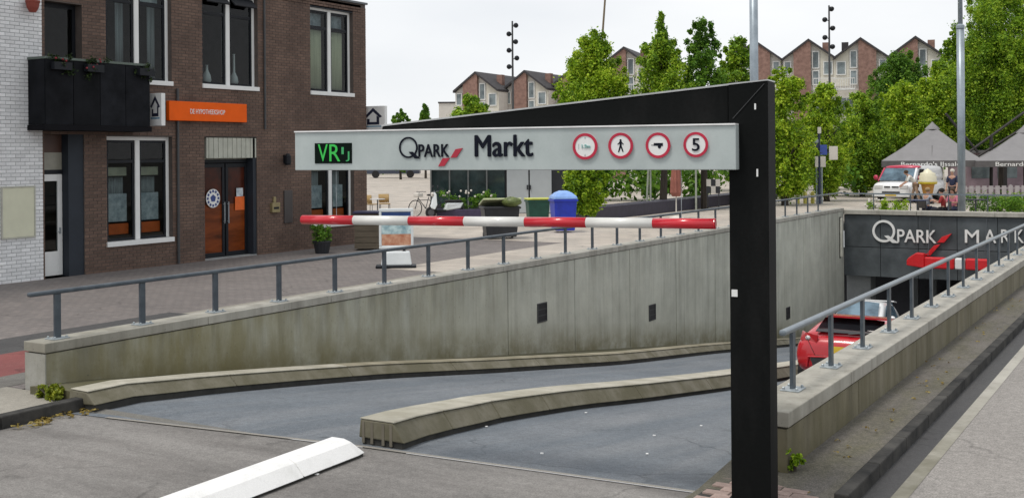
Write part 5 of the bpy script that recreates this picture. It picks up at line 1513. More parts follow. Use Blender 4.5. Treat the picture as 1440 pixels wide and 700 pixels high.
# rattan chairs, cafe table
RAT = mat("rattan", (.36, .24, .10), .7, .2, 6, .3)
def cafe_chair():
    t = empty("cafe_chair", (0, 0, 0), None, "chair", "rattan chairs on the square")
    fr = MB()
    for a, b in ((-.22, -.2), (.22, -.2), (-.22, .2), (.22, .2)): MB().tube((a, b, 0), (a * .9, b * .9, .44), .014).build("leg", MATS["steel_dark"], t, local=True)
    MB().box(-.23, .23, -.23, .23, .44, .48).build("seat", RAT, t, local=True, bevel=.015)
    n = 9; vs = []; fs = []
    for i in range(n):
        a = math.pi * (.15 + .7 * i / (n - 1)); x, y = -.26 * math.cos(a), .2 + .06 * math.sin(a)
        vs += [(x, y, .5), (x, y + .05, .88)]
    for i in range(n - 1): fs.append((2 * i, 2 * i + 2, 2 * i + 3, 2 * i + 1))
    MB().add(vs, fs).build("backrest", RAT, t, local=True, smooth=True, solid=.025)
    return t
ch0 = cafe_chair(); p = gnd(522, 50); ch0.location = p; ch0.rotation_euler = (0, 0, YAW + 2.6); ch0["label"] = "rattan chair closest to the corner of the brick building"
c1 = copy_tree(ch0); c1.location = gnd(541, 50.5); c1.rotation_euler = (0, 0, YAW + .25); c1["label"] = "rattan chair standing left of the parked bicycle"
p = gnd(531, 49.2); t = empty("cafe_table", p, "small light cafe table between the rattan chairs", "table")
MB().lathe((0, 0, .70), [(.33, 0), (.33, .03)], 20).build("table_top", mat("table_pale", (.5, .5, .5), .4), t, local=True)
MB().tube((0, 0, .02), (0, 0, .70), .025).build("column", MATS["steel_dark"], t, local=True); MB().lathe((0, 0, 0), [(.2, 0), (.2, .02), (.04, .05)], 14).build("foot", MATS["steel_dark"], t, local=True)

# ------------------------------------------------------------------ bicycle and scooter
TYRE = mat("tyre", (.015, .015, .016), .8); STEEL = mat("bike_steel", (.12, .12, .13), .4, metal=.6)
def torus(mb, c, R0, r, n=28, k=8, axis='y'):
    vs = []; fs = []
    for i in range(n):
        a = 2 * math.pi * i / n
        for j in range(k):
            b = 2 * math.pi * j / k; q = R0 + r * math.cos(b); u, v, w = q * math.cos(a), q * math.sin(a), r * math.sin(b)
            vs.append((c[0] + u, c[1] + w, c[2] + v) if axis == 'y' else (c[0] + w, c[1] + u, c[2] + v))
    for i in range(n):
        for j in range(k): fs.append((i * k + j, ((i + 1) % n) * k + j, ((i + 1) % n) * k + (j + 1) % k, i * k + (j + 1) % k))
    return mb.add(vs, fs)
p = gnd(584, 48); bk = empty("bicycle", p, "dark bicycle parked on the square behind the pavement sign", "bicycle", None, rz=YAW + .72)
for x in (0, 1.08):
    m_ = MB(); torus(m_, (x, 0, .36), .34, .02); w_ = m_.build("wheel", TYRE, bk, local=True, smooth=True)
    m_ = MB()
    for i in range(14): a = math.pi * 2 * i / 14; m_.tube((x, 0, .36), (x + .33 * math.cos(a), 0, .36 + .33 * math.sin(a)), .003, .003, 4)
    m_.build("spokes", STEEL, w_, local=True, kind="stuff")
fr = MB(); fr.path([(0, 0, .36), (.16, 0, .80), (.2, 0, .95)], .018); fr.path([(.16, 0, .78), (.55, 0, .34), (.72, 0, .82)], .018); fr.path([(.17, 0, .70), (.68, 0, .70)], .016); fr.path([(.55, 0, .34), (1.08, 0, .36), (.70, 0, .74)], .013)
fr.build("frame", STEEL, bk, local=True)
MB().path([(.2, 0, .95), (.22, 0, 1.04)], .014).path([(.36, -.28, 1.05), (.22, -.2, 1.06), (.2, 0, 1.04), (.22, .2, 1.06), (.36, .28, 1.05)], .013).build("handlebar", STEEL, bk, local=True)
MB().ball((.76, 0, .90), .15, .08, .045, 12, 8).build("saddle", TYRE, bk, local=True, smooth=True)
MB().box(.02, .3, -.17, .17, .84, 1.0).build("basket", HWH, bk, local=True, bevel=.03)
m_ = MB(); m_.path([(.55, -.12, .2), (.55, -.06, .34), (.55, .06, .34), (.55, .12, .48)], .012); m_.build("crank", STEEL, bk, local=True)
p = gnd(606, 47); sc = empty("scooter", p, "white motor scooter parked next to the bicycle by the kiosk planter", "scooter", None, rz=YAW + .35)
for x in (0, 1.2):
    m_ = MB(); torus(m_, (x, 0, .24), .18, .06, 24, 8); w_ = m_.build("wheel", TYRE, sc, local=True, smooth=True)
    MB().lathe((x, -.04, .24), [(.14, 0), (.14, .08)], 16, 'y').build("rim", STEEL, w_, local=True)
MB().add([(-.02, -.08, .42), (.12, -.2, .35), (.22, -.22, .55), (.2, -.16, 1.0), (.14, -.08, 1.08), (-.02, .08, .42), (.12, .2, .35), (.22, .22, .55), (.2, .16, 1.0), (.14, .08, 1.08)],
         [(0, 1, 2, 3, 4), (9, 8, 7, 6, 5), (0, 5, 6, 1), (1, 6, 7, 2), (2, 7, 8, 3), (3, 8, 9, 4), (4, 9, 5, 0)]).build("front_shield", PWH, sc, local=True, bevel=.03)
MB().add([(.55, -.16, .3), (1.25, -.16, .38), (1.4, -.12, .62), (.65, -.17, .62), (.55, .16, .3), (1.25, .16, .38), (1.4, .12, .62), (.65, .17, .62)], [(0, 1, 2, 3), (7, 6, 5, 4), (0, 4, 5, 1), (1, 5, 6, 2), (2, 6, 7, 3), (3, 7, 4, 0)]).build("rear_body", PWH, sc, local=True, bevel=.05)
MB().box(.2, .62, -.17, .17, .26, .34).build("footboard", DFR, sc, local=True, bevel=.02)
MB().box(.6, 1.32, -.14, .14, .63, .74).build("seat", TYRE, sc, local=True, bevel=.05)
MB().tube((0, 0, .24), (.16, 0, 1.05), .03).path([(.24, -.32, 1.12), (.15, 0, 1.06), (.24, .32, 1.12)], .018).build("handlebar", STEEL, sc, local=True)
MB().lathe((.04, 0, .98), [(.08, -.02), (.09, .06)], 14, 'x').build("headlight", HWH, sc, local=True)
for s_ in (-1, 1): MB().ball((.2, s_ * .36, 1.3), .02, .07, .05).tube((.22, s_ * .28, 1.12), (.2, s_ * .36, 1.28), .008).build("mirror", DFR, sc, local=True)
# ------------------------------------------------------------------ cars
CARGL = mat("car_glass", (0.012, 0.014, 0.017), .05, .2, 2, spec=.6)
CARGLB = mat("car_glass_blue", (0.05, 0.085, 0.12), .15, .4, 1.2, col2=(.12, .18, .23), spec=.25)
CRED = mat("car_red", (0.46, 0.006, 0.014), .25, .04, 3, coat=.8); CWHT = mat("car_white", (.74, .75, .76), .3, .02, 3, coat=.6)
CBLK = mat("car_black", (.012, .012, .014), .5); LAMPR = mat("lamp_red", (.40, .008, .012), .12, .1, coat=.6); LAMPW = mat("lamp_clear", (.62, .62, .62), .1, coat=.6)
ALLOY = mat("alloy", (.42, .43, .45), .3, metal=.7)
def loft(st, M, parent, name, sub=2, cap=True):
    """st: list of (y, [(x,z)... half section from bottom centre to top centre])"""
    vs = []; n = None
    for y, half in st:
        ring = [(x, y, z) for x, z in half] + [(-x, y, z) for x, z in reversed(half[1:-1])]
        n = len(ring); vs += ring
    fs = []
    for i in range(len(st) - 1):
        for k in range(n): fs.append((i * n + k, i * n + (k + 1) % n, (i + 1) * n + (k + 1) % n, (i + 1) * n + k))
    h = n // 2
    for base in (0, (len(st) - 1) * n):          # caps as quads between mirrored points
        for k in range(0, h):
            a, b = base + k, base + (k + 1); c, d = base + (n - k - 1) % n, base + (n - k) % n
            q = []
            for v in (a, b, c, d):
                if k == 0 and v == d: v = base
                if v not in q: q.append(v)
            if len(q) >= 3: fs.append(tuple(q))
    return MB().add(vs, fs).build(name, M, parent, local=True, smooth=True, sub=sub)
def wheel(parent, x, y, r=.31, w=.19):
    m_ = MB(); m_.lathe((x, y, r), [(r * .70, -w / 2), (r * .95, -w / 2), (r, -w * .35), (r, w * .35), (r * .95, w / 2), (r * .70, w / 2)], 28, 'x')
    t = m_.build("wheel", TYRE, parent, local=True)
    m_ = MB(); m_.lathe((x, y, r), [(r * .68, -w * .4), (r * .69, w * .4)], 24, 'x')
    s = 1 if x > 0 else -1
    for i in range(5):
        a = 2 * math.pi * i / 5; m_.tube((x + s * w * .45, y, r), (x + s * w * .42, y + r * .62 * math.cos(a), r + r * .62 * math.sin(a)), .035, .03, 6)
    m_.build("rim", ALLOY, t, local=True)
def hatchback(name, label, loc, rz, paint, glass, tilt=0.0, H=1.38, W=1.74, L=4.1, low=1.0):
    t = empty(name, loc, label, "car"); t.rotation_euler = Matrix.Rotation(rz, 3, 'Z').to_euler() if not tilt else (Matrix.Rotation(rz, 3, 'Z') @ Matrix.Rotation(tilt, 3, 'X')).to_euler()
    hw = W / 2
    def sec(s, zb, zt, crown=.03): return [(0, zb), (hw * .78 * s, zb), (hw * .96 * s, zb + .10), (hw * s, zb + (zt - zb) * .45), (hw * .985 * s, zb + (zt - zb) * .72), (hw * .90 * s, zt - .01), (hw * .5 * s, zt + crown * .7), (0, zt + crown)]
    loft([(0.0, sec(.80, .42, .74)), (.05, sec(.92, .33, .88)), (.22, sec(.985, .24, .95)), (.9, sec(1, .2, .96)), (2.2, sec(1, .2, .95)), (3.0, sec(1, .2, .95)), (3.55, sec(.98, .22, .86)), (3.95, sec(.9, .3, .72)), (L, sec(.78, .40, .62))], paint, t, "body")
    def gs(wb, wt, zb, zt): return [(0, zb), (hw * wb, zb), (hw * (wb * .6 + wt * .4), zb + (zt - zb) * .45), (hw * wt, zt - .05), (hw * wt * .6, zt), (0, zt + .015)]
    loft([(.16, gs(.84, .80, .86, .97)), (.30, gs(.87, .77, .86, .97 + (H - 1.03) * .25)), (.62, gs(.88, .70, .86, H - .06)), (1.0, gs(.89, .68, .86, H - .01)), (1.7, gs(.89, .68, .86, H)), (2.15, gs(.89, .68, .86, H - .05)), (2.75, gs(.88, .78, .86, 1.10)), (3.1, gs(.86, .83, .86, .95))], paint, t, "cabin")
    def pane(pts, nm="window", M=glass): return MB().add(pts, [tuple(range(len(pts)))]).build(nm, M, t, local=True, solid=.012)
    # tailgate glass, windscreen and side windows lie just outside the cabin
    pane([(-.56, .145, .995), (-.30, .115, .99), (.30, .115, .99), (.56, .145, .995), (.50, .50, H - .055), (.25, .51, H - .035), (-.25, .51, H - .035), (-.50, .50, H - .055)], "rear_window")
    pane([(-.64, 3.02, .985), (-.3, 3.10, .985), (.3, 3.10, .985), (.64, 3.02, .985), (.52, 2.30, H - .07), (.2, 2.33, H - .045), (-.2, 2.33, H - .045), (-.52, 2.30, H - .07)], "windscreen")
    for s in (-1, 1):
        pane([(s * (hw * .885 + .005), .95, .985), (s * (hw * .885 + .005), 1.66, .985), (s * (hw * .745), 1.66, H - .12), (s * (hw * .745), 1.1, H - .14)], "side_window")
        pane([(s * (hw * .885 + .005), 1.74, .985), (s * (hw * .885 + .005), 2.7, .985), (s * (hw * .76), 2.1, H - .13), (s * (hw * .745), 1.74, H - .12)], "side_window")
        for y in (.72, 3.25): wheel(t, s * (hw - .09), y)
        # tail lamp, headlamp, mirror, handle
        MB().add([(s * .50, .035, .80), (s * .79, .09, .83), (s * .84, .30, .90), (s * .80, .26, .985), (s * .70, .08, .965), (s * .48, .02, .93)], [(0, 1, 4, 5), (1, 2, 3, 4)]).build("tail_lamp", LAMPR, t, local=True, solid=.03)
        MB().ball((s * .66, .045, .88), .045, .02, .035).build("reversing_lamp", LAMPW, t, local=True, smooth=True)
        MB().add([(s * .42, L - .10, .60), (s * .72, L - .2, .62), (s * .80, L - .42, .76), (s * .46, L - .2, .72)], [(0, 1, 2, 3)]).build("headlight", LAMPW, t, local=True, solid=.03)
        MB().ball((s * (hw + .09), 2.62, 1.0), .10, .06, .065).build("mirror", paint, t, local=True, smooth=True)
        MB().box(s * hw * .99 - .012, s * hw * .99 + .012, 1.45, 1.62, .80, .83).build("handle", paint, t, local=True, bevel=.008)
    MB().add([(-.52, -.012, .36), (.52, -.012, .36), (.60, .0, .56), (-.60, .0, .56)], [(0, 1, 2, 3)]).build("bumper_insert", CBLK, t, local=True, solid=.03)
    MB().path([(-.66, .01, .40), (-.63, -.01, .57), (0, -.035, .60), (.63, -.01, .57), (.66, .01, .40)], .016, 8).build("bumper_trim", paint, t, local=True)
    MB().box(-.26, .26, -.05, -.036, .66, .77).build("number_plate", mat("plate_yellow", (.62, .42, .03), .4), t, local=True)
    MB().path([(-.70, .03, .93), (-.52, .0, .60), (.52, .0, .60), (.70, .03, .93)], .004, 5).build("tailgate_seam", CBLK, t, local=True)
    MB().path([(0, .10, .985), (.32, .16, 1.02)], .010, 5).build("rear_wiper", CBLK, t, local=True)
    MB().add([(-.60, .30, H - .02), (.60, .30, H - .02), (.56, .55, H + .005), (-.56, .55, H + .005)], [(0, 1, 2, 3)]).build("roof_spoiler", paint, t, local=True, solid=.03)
    return t
slope = -math.atan(.125)
sy = 18.9
hatchback("parked_car", "red hatchback seen from behind driving down the right lane of the ramp", (-4.98, sy, zr(sy) + .0), 0.0, CRED, CARGL, slope, H=1.28, W=1.86)
bpy.data.objects["parked_car"].name = "red_hatchback"
sy = 38.2
hatchback("white_car", "white car coming up out of the dark garage behind the red hatchback", (-8.95, sy, zr(sy)), math.pi, CWHT, CARGLB, -slope, H=1.5, W=1.78)

# ------------------------------------------------------------------ delivery van on the terrace
def van(loc, rz):
    t = empty("delivery_van", loc, "white van with a red roof edge parked beside the grey parasols, front towards us", "van", None, rz=rz)
    hw = .92
    def sec(s, zb, zt): return [(0, zb), (hw * .85 * s, zb), (hw * s, zb + .12), (hw * s, zb + (zt - zb) * .5), (hw * .99 * s, zt - .06), (hw * .9 * s, zt), (0, zt + .02)]
    loft([(0, sec(.90, .34, .70)), (.05, sec(.97, .27, .92)), (.35, sec(1, .25, 1.06)), (.8, sec(1, .25, 1.12)), (2.6, sec(1, .25, 1.12)), (4.5, sec(1, .25, 1.12)), (4.7, sec(.98, .28, 1.1))], CWHT, t, "body")
    def gs(wb, wt, zt): return [(0, 1.0), (hw * wb, 1.0), (hw * (wb + wt) / 2, (1.0 + zt) / 2), (hw * wt, zt - .08), (hw * wt * .8, zt - .01), (0, zt + .02)]
    loft([(.62, gs(.96, .93, 1.16)), (.95, gs(.97, .90, 1.52)), (1.32, gs(.98, .86, 1.88)), (1.7, gs(.98, .86, 1.93)), (4.4, gs(.98, .87, 1.93)), (4.65, gs(.97, .86, 1.85))], CWHT, t, "cabin")
    RR = mat("van_red", (.50, .03, .08), .35, .05, coat=.4)
    loft([(1.17, [(0, 1.86), (.70, 1.82), (.80, 1.76), (.82, 1.80), (.72, 1.89), (0, 1.93)]), (1.4, [(0, 1.93), (.7, 1.9), (.80, 1.82), (.83, 1.86), (.72, 1.95), (0, 1.97)]), (2.1, [(0, 1.94), (.7, 1.91), (.80, 1.84), (.83, 1.88), (.72, 1.96), (0, 1.98)])], RR, t, "roof_edge", sub=1)
    MB().add([(-.80, .60, 1.14), (.80, .60, 1.14), (.71, 1.19, 1.80), (-.71, 1.19, 1.80)], [(0, 1, 2, 3)]).build("windscreen", CARGLB, t, local=True, solid=.02)
    for s in (-1, 1):
        MB().add([(s * .80, .585, 1.12), (s * .87, .62, 1.12), (s * .80, 1.2, 1.82), (s * .72, 1.18, 1.81)], [(0, 1, 2, 3)]).build("pillar", RR if s < 0 else CWHT, t, local=True, solid=.03)
        MB().add([(s * .915, .95, 1.16), (s * .915, 1.9, 1.16), (s * .83, 1.9, 1.75), (s * .84, 1.35, 1.75)], [(0, 1, 2, 3)]).build("side_window", CARGL, t, local=True, solid=.02)
        MB().box(s * .60 - .2, s * .60 + .2, -.01, .08, .72, .92).build("headlight", LAMPW, t, local=True, bevel=.03)
        MB().ball((s * 1.06, .85, 1.30), .12, .07, .14).build("mirror", RR, t, local=True, smooth=True)
        for y in (.95, 3.75): wheel(t, s * .82, y, .32, .2)
    for a, b, z0, z1 in ((-.32, -.04, .80, .86), (.04, .36, .80, .86), (-.42, .42, .50, .58)):
        MB().box(a, b, -.025, .03, z0, z1).build("grille", CBLK, t, local=True, bevel=.01)
    MB().box(-.88, .88, -.03, .06, .30, .46).build("bumper", CWHT, t, local=True, bevel=.03)
    MB().box(-.26, .26, -.05, -.032, .35, .45).build("number_plate", MATS["plate_yellow"], t, local=True)
    return t
p = gnd(1253, 58)
van(p, YAW - .70).scale = (1.1, 1.1, .96)
# far white coach beyond the square
p = gnd(556, 128); t = empty("white_coach", p, "long white vehicle with a dark lower band far across the square", "coach", None, rz=YAW)
MB().box(-3.2, 2.7, 0, 2.3, 1.0, 2.9).build("body", CWHT, t, local=True, bevel=.15)
MB().box(-3.2, 2.7, .01, 2.3, .45, .99).build("skirt", mat("coach_dark", (.05, .06, .09), .5), t, local=True, bevel=.05)
for i in range(5): MB().box(-2.9 + i * 1.1, -1.95 + i * 1.1, -.02, .02, 1.75, 2.55).build("window", CARGL, t, local=True)
for x in (-2.2, 1.7): MB().lathe((x, .2, .42), [(.42, -.2), (.42, .1)], 20, 'y').build("wheel", TYRE, t, local=True)

# ------------------------------------------------------------------ parasols and terrace
FAB = mat("parasol_fabric", (.22, .215, .22), .9, .06, 2, fine=.04); DW = mat("dark_wood", (.03, .026, .024), .6)
def parasol(px, dep, apy, ey, vy, wpx, label, txt):
    p = gnd(px, dep); k = mper(dep); t = empty("parasol", p, label, "parasol", "big grey parasols on the terrace", rz=YAW - R(21))
    za, ze, zv = zat(px, apy, dep) - PZ, zat(px, ey, dep) - PZ, zat(px, vy, dep) - PZ
    hw = wpx * k / 2; n = 8
    cor = [(-hw, -hw), (0, -hw * 1.0), (hw, -hw), (hw, 0), (hw, hw), (0, hw), (-hw, hw), (-hw, 0)]
    for i in range(8):
        a, b = cor[i], cor[(i + 1) % 8]
        sag = .06
        mid = ((a[0] + b[0]) / 4, (a[1] + b[1]) / 4, (ze + za) / 2 - sag)
        MB().add([(a[0], a[1], ze), (b[0], b[1], ze), (a[0] * .55, a[1] * .55, ze + (za - ze) * .43), (b[0] * .55, b[1] * .55, ze + (za - ze) * .43), (a[0] * .05, a[1] * .05, za), (b[0] * .05, b[1] * .05, za)],
                 [(0, 1, 3, 2), (2, 3, 5, 4)]).build("canopy_panel", FAB, t, local=True, solid=.012)
        q0, q1 = Vector((a[0], a[1], ze)), Vector((b[0], b[1], ze)); d = Vector((0, 0, zv - ze))
        MB().add([q0, q1, q1 + d, q0 + d], [(0, 1, 2, 3)]).build("valance", mat("valance_grey", (.10, .095, .095), .9), t, local=True, solid=.008)
    MB().lathe((0, 0, za - .12), [(.42, 0), (.30, .14), (.12, .3), (.03, .42)], 8).build("vent_cap", FAB, t, local=True)
    MB().tube((0, 0, 0), (0, 0, za), .06, .05, 10).build("pole", DW, t, local=True)
    MB().box(-.5, .5, -.5, .5, 0, .12).build("foot", DW, t, local=True)
    rbm = MB()
    for c in cor: MB().tube((c[0], c[1], ze - .02), (0, 0, za - .08), .022, .022, 6).build("rib", DW, t, local=True)
    o = text("lettering", txt, (0, 0, 0), (ze - zv) * .95, LETW, t, ext=.004, bold=.006)
    vx = [v.co.x for v in o.data.vertices]; o.scale = (hw * 1.25 / (max(vx) - min(vx)), 1, 1); o.location = (-hw * .62, -hw - .012, zv + .05)
    return t
parasol(1312, 64, 179, 225.5, 234, 130, "large grey parasol with a lettered edge next to the white van", "Bernardo's IJssalon")
parasol(1441, 62, 184, 225.5, 234, 130, "large grey parasol with a lettered edge at the right border", "Bernardo's IJssalon")
ar = empty("canopy_frame", gnd(1366, 63), "dark slanting frame bars between the two grey parasols", "frame")
for i, (a, b) in enumerate((((1330, 160), (1375, 214)), ((1362, 214), (1440, 158)), ((1372, 222), (1445, 176)))):
    MB().tube(at(a[0], a[1], 63), at(b[0], b[1], 63), .07).build("bar", DW, ar)
MB().tube(gnd(1394, 63), at(1394, 190, 63), .09).build("post", DW, ar)
hu = empty("terrace_hut", gnd(1410, 70), "low mauve grey hut behind the terrace at the right edge", "hut", None, rz=YAW)
MB().box(-2.2, 5, 0, 3, 0, 2.45).build("wall", mat("hut_mauve", (.30, .22, .25), .8, .2, 1.5), hu, local=True)
MB().box(-2.5, 5.3, -.4, 3.4, 2.46, 2.62).build("roof", mat("hut_roof", (.20, .19, .2), .7), hu, local=True)
for i in range(4): MB().box(-1.9 + i * 1.6, -.7 + i * 1.6, -.03, .02, .9, 2.1).build("window", HGL, hu, local=True)
for i in range(2): MB().box(-.6 + i * 2.2, -.4 + i * 2.2, -1.6, -1.4, 0, 2.3).build("post", DW, hu, local=True)
fn = empty("terrace_fence", gnd(1400, 52), "low pale slatted terrace fence behind the grey mast", "fence", None, rz=YAW)
for i in range(15): MB().box(-1.5 + i * .3, -1.3 + i * .3, -.015, .015, .12, 1.0).build("slat", mat("fence_pale", (.36, .33, .33), .8), fn, local=True)
for z in (.25, .85): MB().box(-1.55, 3.0, .018, .05, z, z + .07).build("rail", MATS["fence_pale"], fn, local=True)
for x in (-1.5, .7, 2.9): MB().box(x, x + .08, .052, .13, 0, 1.05).build("post", MATS["fence_pale"], fn, local=True)
shrub("hedge_shrub", gnd(1395, 46.5), 1.5, .35, .85, "low green hedge on the terrace right of the grey mast", LF_B, 41, 50, .09, 70, "hedge")
shrub("hedge_shrub", gnd(1436, 49), .9, .35, .8, "low green hedge on the terrace at the right edge", LF_C, 42, 40, .09, 70, "hedge")
p = gnd(1259, 42.4)
shrub("flowering_plant", p, .5, .3, .88, "bright green clump of plants right above the garage wall in front of the van", LF_A, 43, 26, .08, 80, "plant")
p = gnd(1232, 43.2)
shrub("flowering_plant", p, .4, .25, .76, "patch of white flowers at the left end of the garage wall", LF_C, 44, 16, .07, 70, "plant", None, None, HWH)
# giant ice cream
p = gnd(1305, 56.5); ic = empty("ice_cream_figure", p, "giant ice cream cone figure with white whipped top in front of the parasol", "statue")
CONEM = mat("cone_wafer", (.42, .20, .035), .6, .2, 6, .3); ICEM = mat("ice_white", (.74, .70, .52), .4, .06, 3)
k56 = mper(56.5); h0, h1 = zat(1305, 283, 56.5), zat(1305, 258, 56.5); h2 = zat(1305, 238, 56.5)
MB().lathe((p.x, p.y, PZ), [(.3, 0), (.3, .08), (.12, .12), (.12, max(.2, h0 - PZ))], 16).build("foot", DFR, ic)
cn = MB().lathe((p.x, p.y, 0), [(.15, h0 - .03), (.32, h1 - .06), (.36, h1 - .05), (.36, h1 + .05), (.32, h1 + .06)], 24).build("cone", CONEM, ic)
vs = []; m_ = MB()
prof = [(.40, h1 + .02), (.47, h1 + .12), (.40, h1 + .22), (.44, h1 + .32), (.36, h1 + .42), (.38, h1 + .50), (.2, h1 + .58), (.2, h1 + .62), (.06, h2), (.01, h2 + .04)]
m_.lathe((p.x, p.y, 0), prof, 20).build("swirl", ICEM, ic, smooth=True)
MB().lathe((p.x, p.y, 0), [(.43, h1 - .03), (.46, h1 + .05), (.42, h1 + .12)], 20).build("yellow_collar", mat("sauce_yellow", (.55, .42, .02), .4), ic, smooth=True)
# cafe table on the terrace
def round_table(px, dep, label, M):
    p = gnd(px, dep); t = empty("terrace_table", p, label, "table")
    MB().lathe((0, 0, .71), [(.42, 0), (.42, .035)], 24).build("table_top", M, t, local=True)
    MB().tube((0, 0, .02), (0, 0, .71), .03).build("column", MATS["steel_dark"], t, local=True); MB().lathe((0, 0, 0), [(.24, 0), (.24, .02), (.05, .06)], 14).build("foot", MATS["steel_dark"], t, local=True)
round_table(1290, 43.8, "dark blue terrace table right of the bright green plants", mat("table_navy", (.02, .03, .08), .4))
round_table(1372, 43.8, "dark terrace table right of the grey mast", MATS["kiosk_dark"])

# ------------------------------------------------------------------ people
SKIN = mat("skin", (.42, .24, .17), .55, .05)
def skin_obj(name, pts, edges, M, parent, sub=1, root=0):
    me = bpy.data.meshes.new(name); me.from_pydata([p[:3] for p in pts], edges, [])
    o = bpy.data.objects.new(name, me); COL.objects.link(o); o.parent = parent
    s = o.modifiers.new("skin", 'SKIN'); s.use_smooth_shade = True
    for i, p in enumerate(pts):
        r = p[3]; me.skin_vertices[0].data[i].radius = (r, r if len(p) < 5 else p[4]); me.skin_vertices[0].data[i].use_root = (i == root)
    q = o.modifiers.new("sub", 'SUBSURF'); q.levels = sub; q.render_levels = sub
    me.materials.append(M); return o
def person(loc, rz, label, J, shirt, trousers, hair, long_hair=False, sc=1.0):
    """J: joint dictionary in local metres, facing +y"""
    t = empty("person", loc, label, "person", None, rz=rz); t.scale = (sc, sc, sc)
    pts = []; ed = []; ix = {}
    def P(n, r, r2=None): ix[n] = len(pts); pts.append(tuple(J[n]) + ((r,) if r2 is None else (r, r2))); return ix[n]
    P('pelvis', .13, .10); P('waist', .115, .09); P('chest', .145, .10); P('neck', .052); P('jaw', .068, .075); P('head', .082, .092); P('crown', .05)
    ed += [(0, 1), (1, 2), (2, 3), (3, 4), (4, 5), (5, 6)]
    hd = Vector(J['head']); nk = Vector(J['neck'])
    face = Vector(J.get('face', (0, 1, 0))); ix['nose'] = len(pts); pts.append(tuple(hd + face * .105 + Vector((0, 0, -.02))) + (.013,)); ed.append((ix['head'], ix['nose']))
    for s in 'LR':
        for n, r in (('sh', .055), ('el', .042), ('wr', .028), ('palm', .034)): P(n + s, r)
        ed += [(ix['chest'], ix['sh' + s]), (ix['sh' + s], ix['el' + s]), (ix['el' + s], ix['wr' + s]), (ix['wr' + s], ix['palm' + s])]
        d = (Vector(J['palm' + s]) - Vector(J['wr' + s])).normalized(); side = d.orthogonal().normalized()
        for k, (off, ln) in enumerate(((-.03, .065), (-.01, .08), (.01, .075), (.03, .055))):
            a = len(pts); q = Vector(J['palm' + s]) + d * .03 + side * off; pts.append(tuple(q) + (.010,)); pts.append(tuple(q + d * ln + Vector((0, .015, -.01))) + (.007,)); ed += [(ix['palm' + s], a), (a, a + 1)]
        a = len(pts); q = Vector(J['wr' + s]) + d * .035 + side * -.045; pts.append(tuple(q + d * .05) + (.009,)); ed.append((ix['palm' + s], a))
        for n, r in (('hip', .085), ('kn', .055), ('an', .036), ('toe', .032)): P(n + s, r)
        ed += [(0, ix['hip' + s]), (ix['hip' + s], ix['kn' + s]), (ix['kn' + s], ix['an' + s]), (ix['an' + s], ix['toe' + s])]
    b = skin_obj("body", pts, ed, SKIN, t)
    def cloth(name, names, rr, eds, M):
        pp = [tuple(J[n]) + (r if isinstance(r, tuple) else (r,)) for n, r in zip(names, rr)]
        return skin_obj(name, pp, eds, M, t)
    cloth("shirt", ['pelvis', 'waist', 'chest', 'shL', 'elL', 'shR', 'elR'], [(.155, .12), (.14, .112), (.172, .125), .075, .058, .075, .058], [(0, 1), (1, 2), (2, 3), (3, 4), (2, 5), (5, 6)], shirt)
    cloth("trousers", ['pelvis', 'hipL', 'knL', 'anL', 'hipR', 'knR', 'anR'], [(.15, .12), .10, .072, .058, .10, .072, .058], [(0, 1), (1, 2), (2, 3), (0, 4), (4, 5), (5, 6)], trousers)
    h = MB(); h.ball((hd.x - face.x * .02, hd.y - face.y * .025, hd.z + .045), .105, .115, .095, 14, 10)
    if long_hair: h.ball((hd.x, hd.y - face.y * .07, hd.z - .09), .095, .07, .15, 12, 8)
    h.build("hair", hair, t, local=True, smooth=True)
    for s in (-1, 1):
        e = hd + face * .088 + face.cross(Vector((0, 0, 1))) * .032 * s + Vector((0, 0, .0)); MB().ball(tuple(e), .011, .011, .008, 8, 6).build("eye", CBLK, b, local=True)
    for s in 'LR':
        a, q = Vector(J['an' + s]), Vector(J['toe' + s]); sh = MB(); c = (a + q) / 2; sh.obox((c.x, c.y, min(a.z, q.z) + .015), .05, (q - a).length * .5 + .06, .045, Matrix.Rotation(0, 3, 'Z')); sh.build("shoe", CBLK, t, local=True, bevel=.02)
    return t
def stand(lean=0.0, stride=.0, arm=.0):
    J = {'pelvis': (0, 0, .95), 'waist': (0, lean * .3, 1.12), 'chest': (0, lean * .8, 1.36 - lean * .15), 'neck': (0, lean * 1.1, 1.51 - lean * .3), 'jaw': (0, lean * 1.25 + .03, 1.58 - lean * .35), 'head': (0, lean * 1.35 + .02, 1.66 - lean * .4), 'crown': (0, lean * 1.4, 1.74 - lean * .45), 'face': (0, 1, 0)}
    for s, k in (('L', -1), ('R', 1)):
        J['sh' + s] = (k * .19, lean * .95, 1.43 - lean * .25); J['el' + s] = (k * .24, lean * .9 + .03 + arm, 1.14 - lean * .2); J['wr' + s] = (k * .23, lean * .9 + .12 + arm * 2, .92 - lean * .1 + arm * .6); J['palm' + s] = (k * .23, lean * .9 + .16 + arm * 2.2, .85 - lean * .1 + arm * .7)
        J['hip' + s] = (k * .10, 0, .90); J['kn' + s] = (k * .11, .04 + k * stride * .6, .50); J['an' + s] = (k * .12, k * stride - .02, .09); J['toe' + s] = (k * .13, k * stride + .15, .04)
    return J
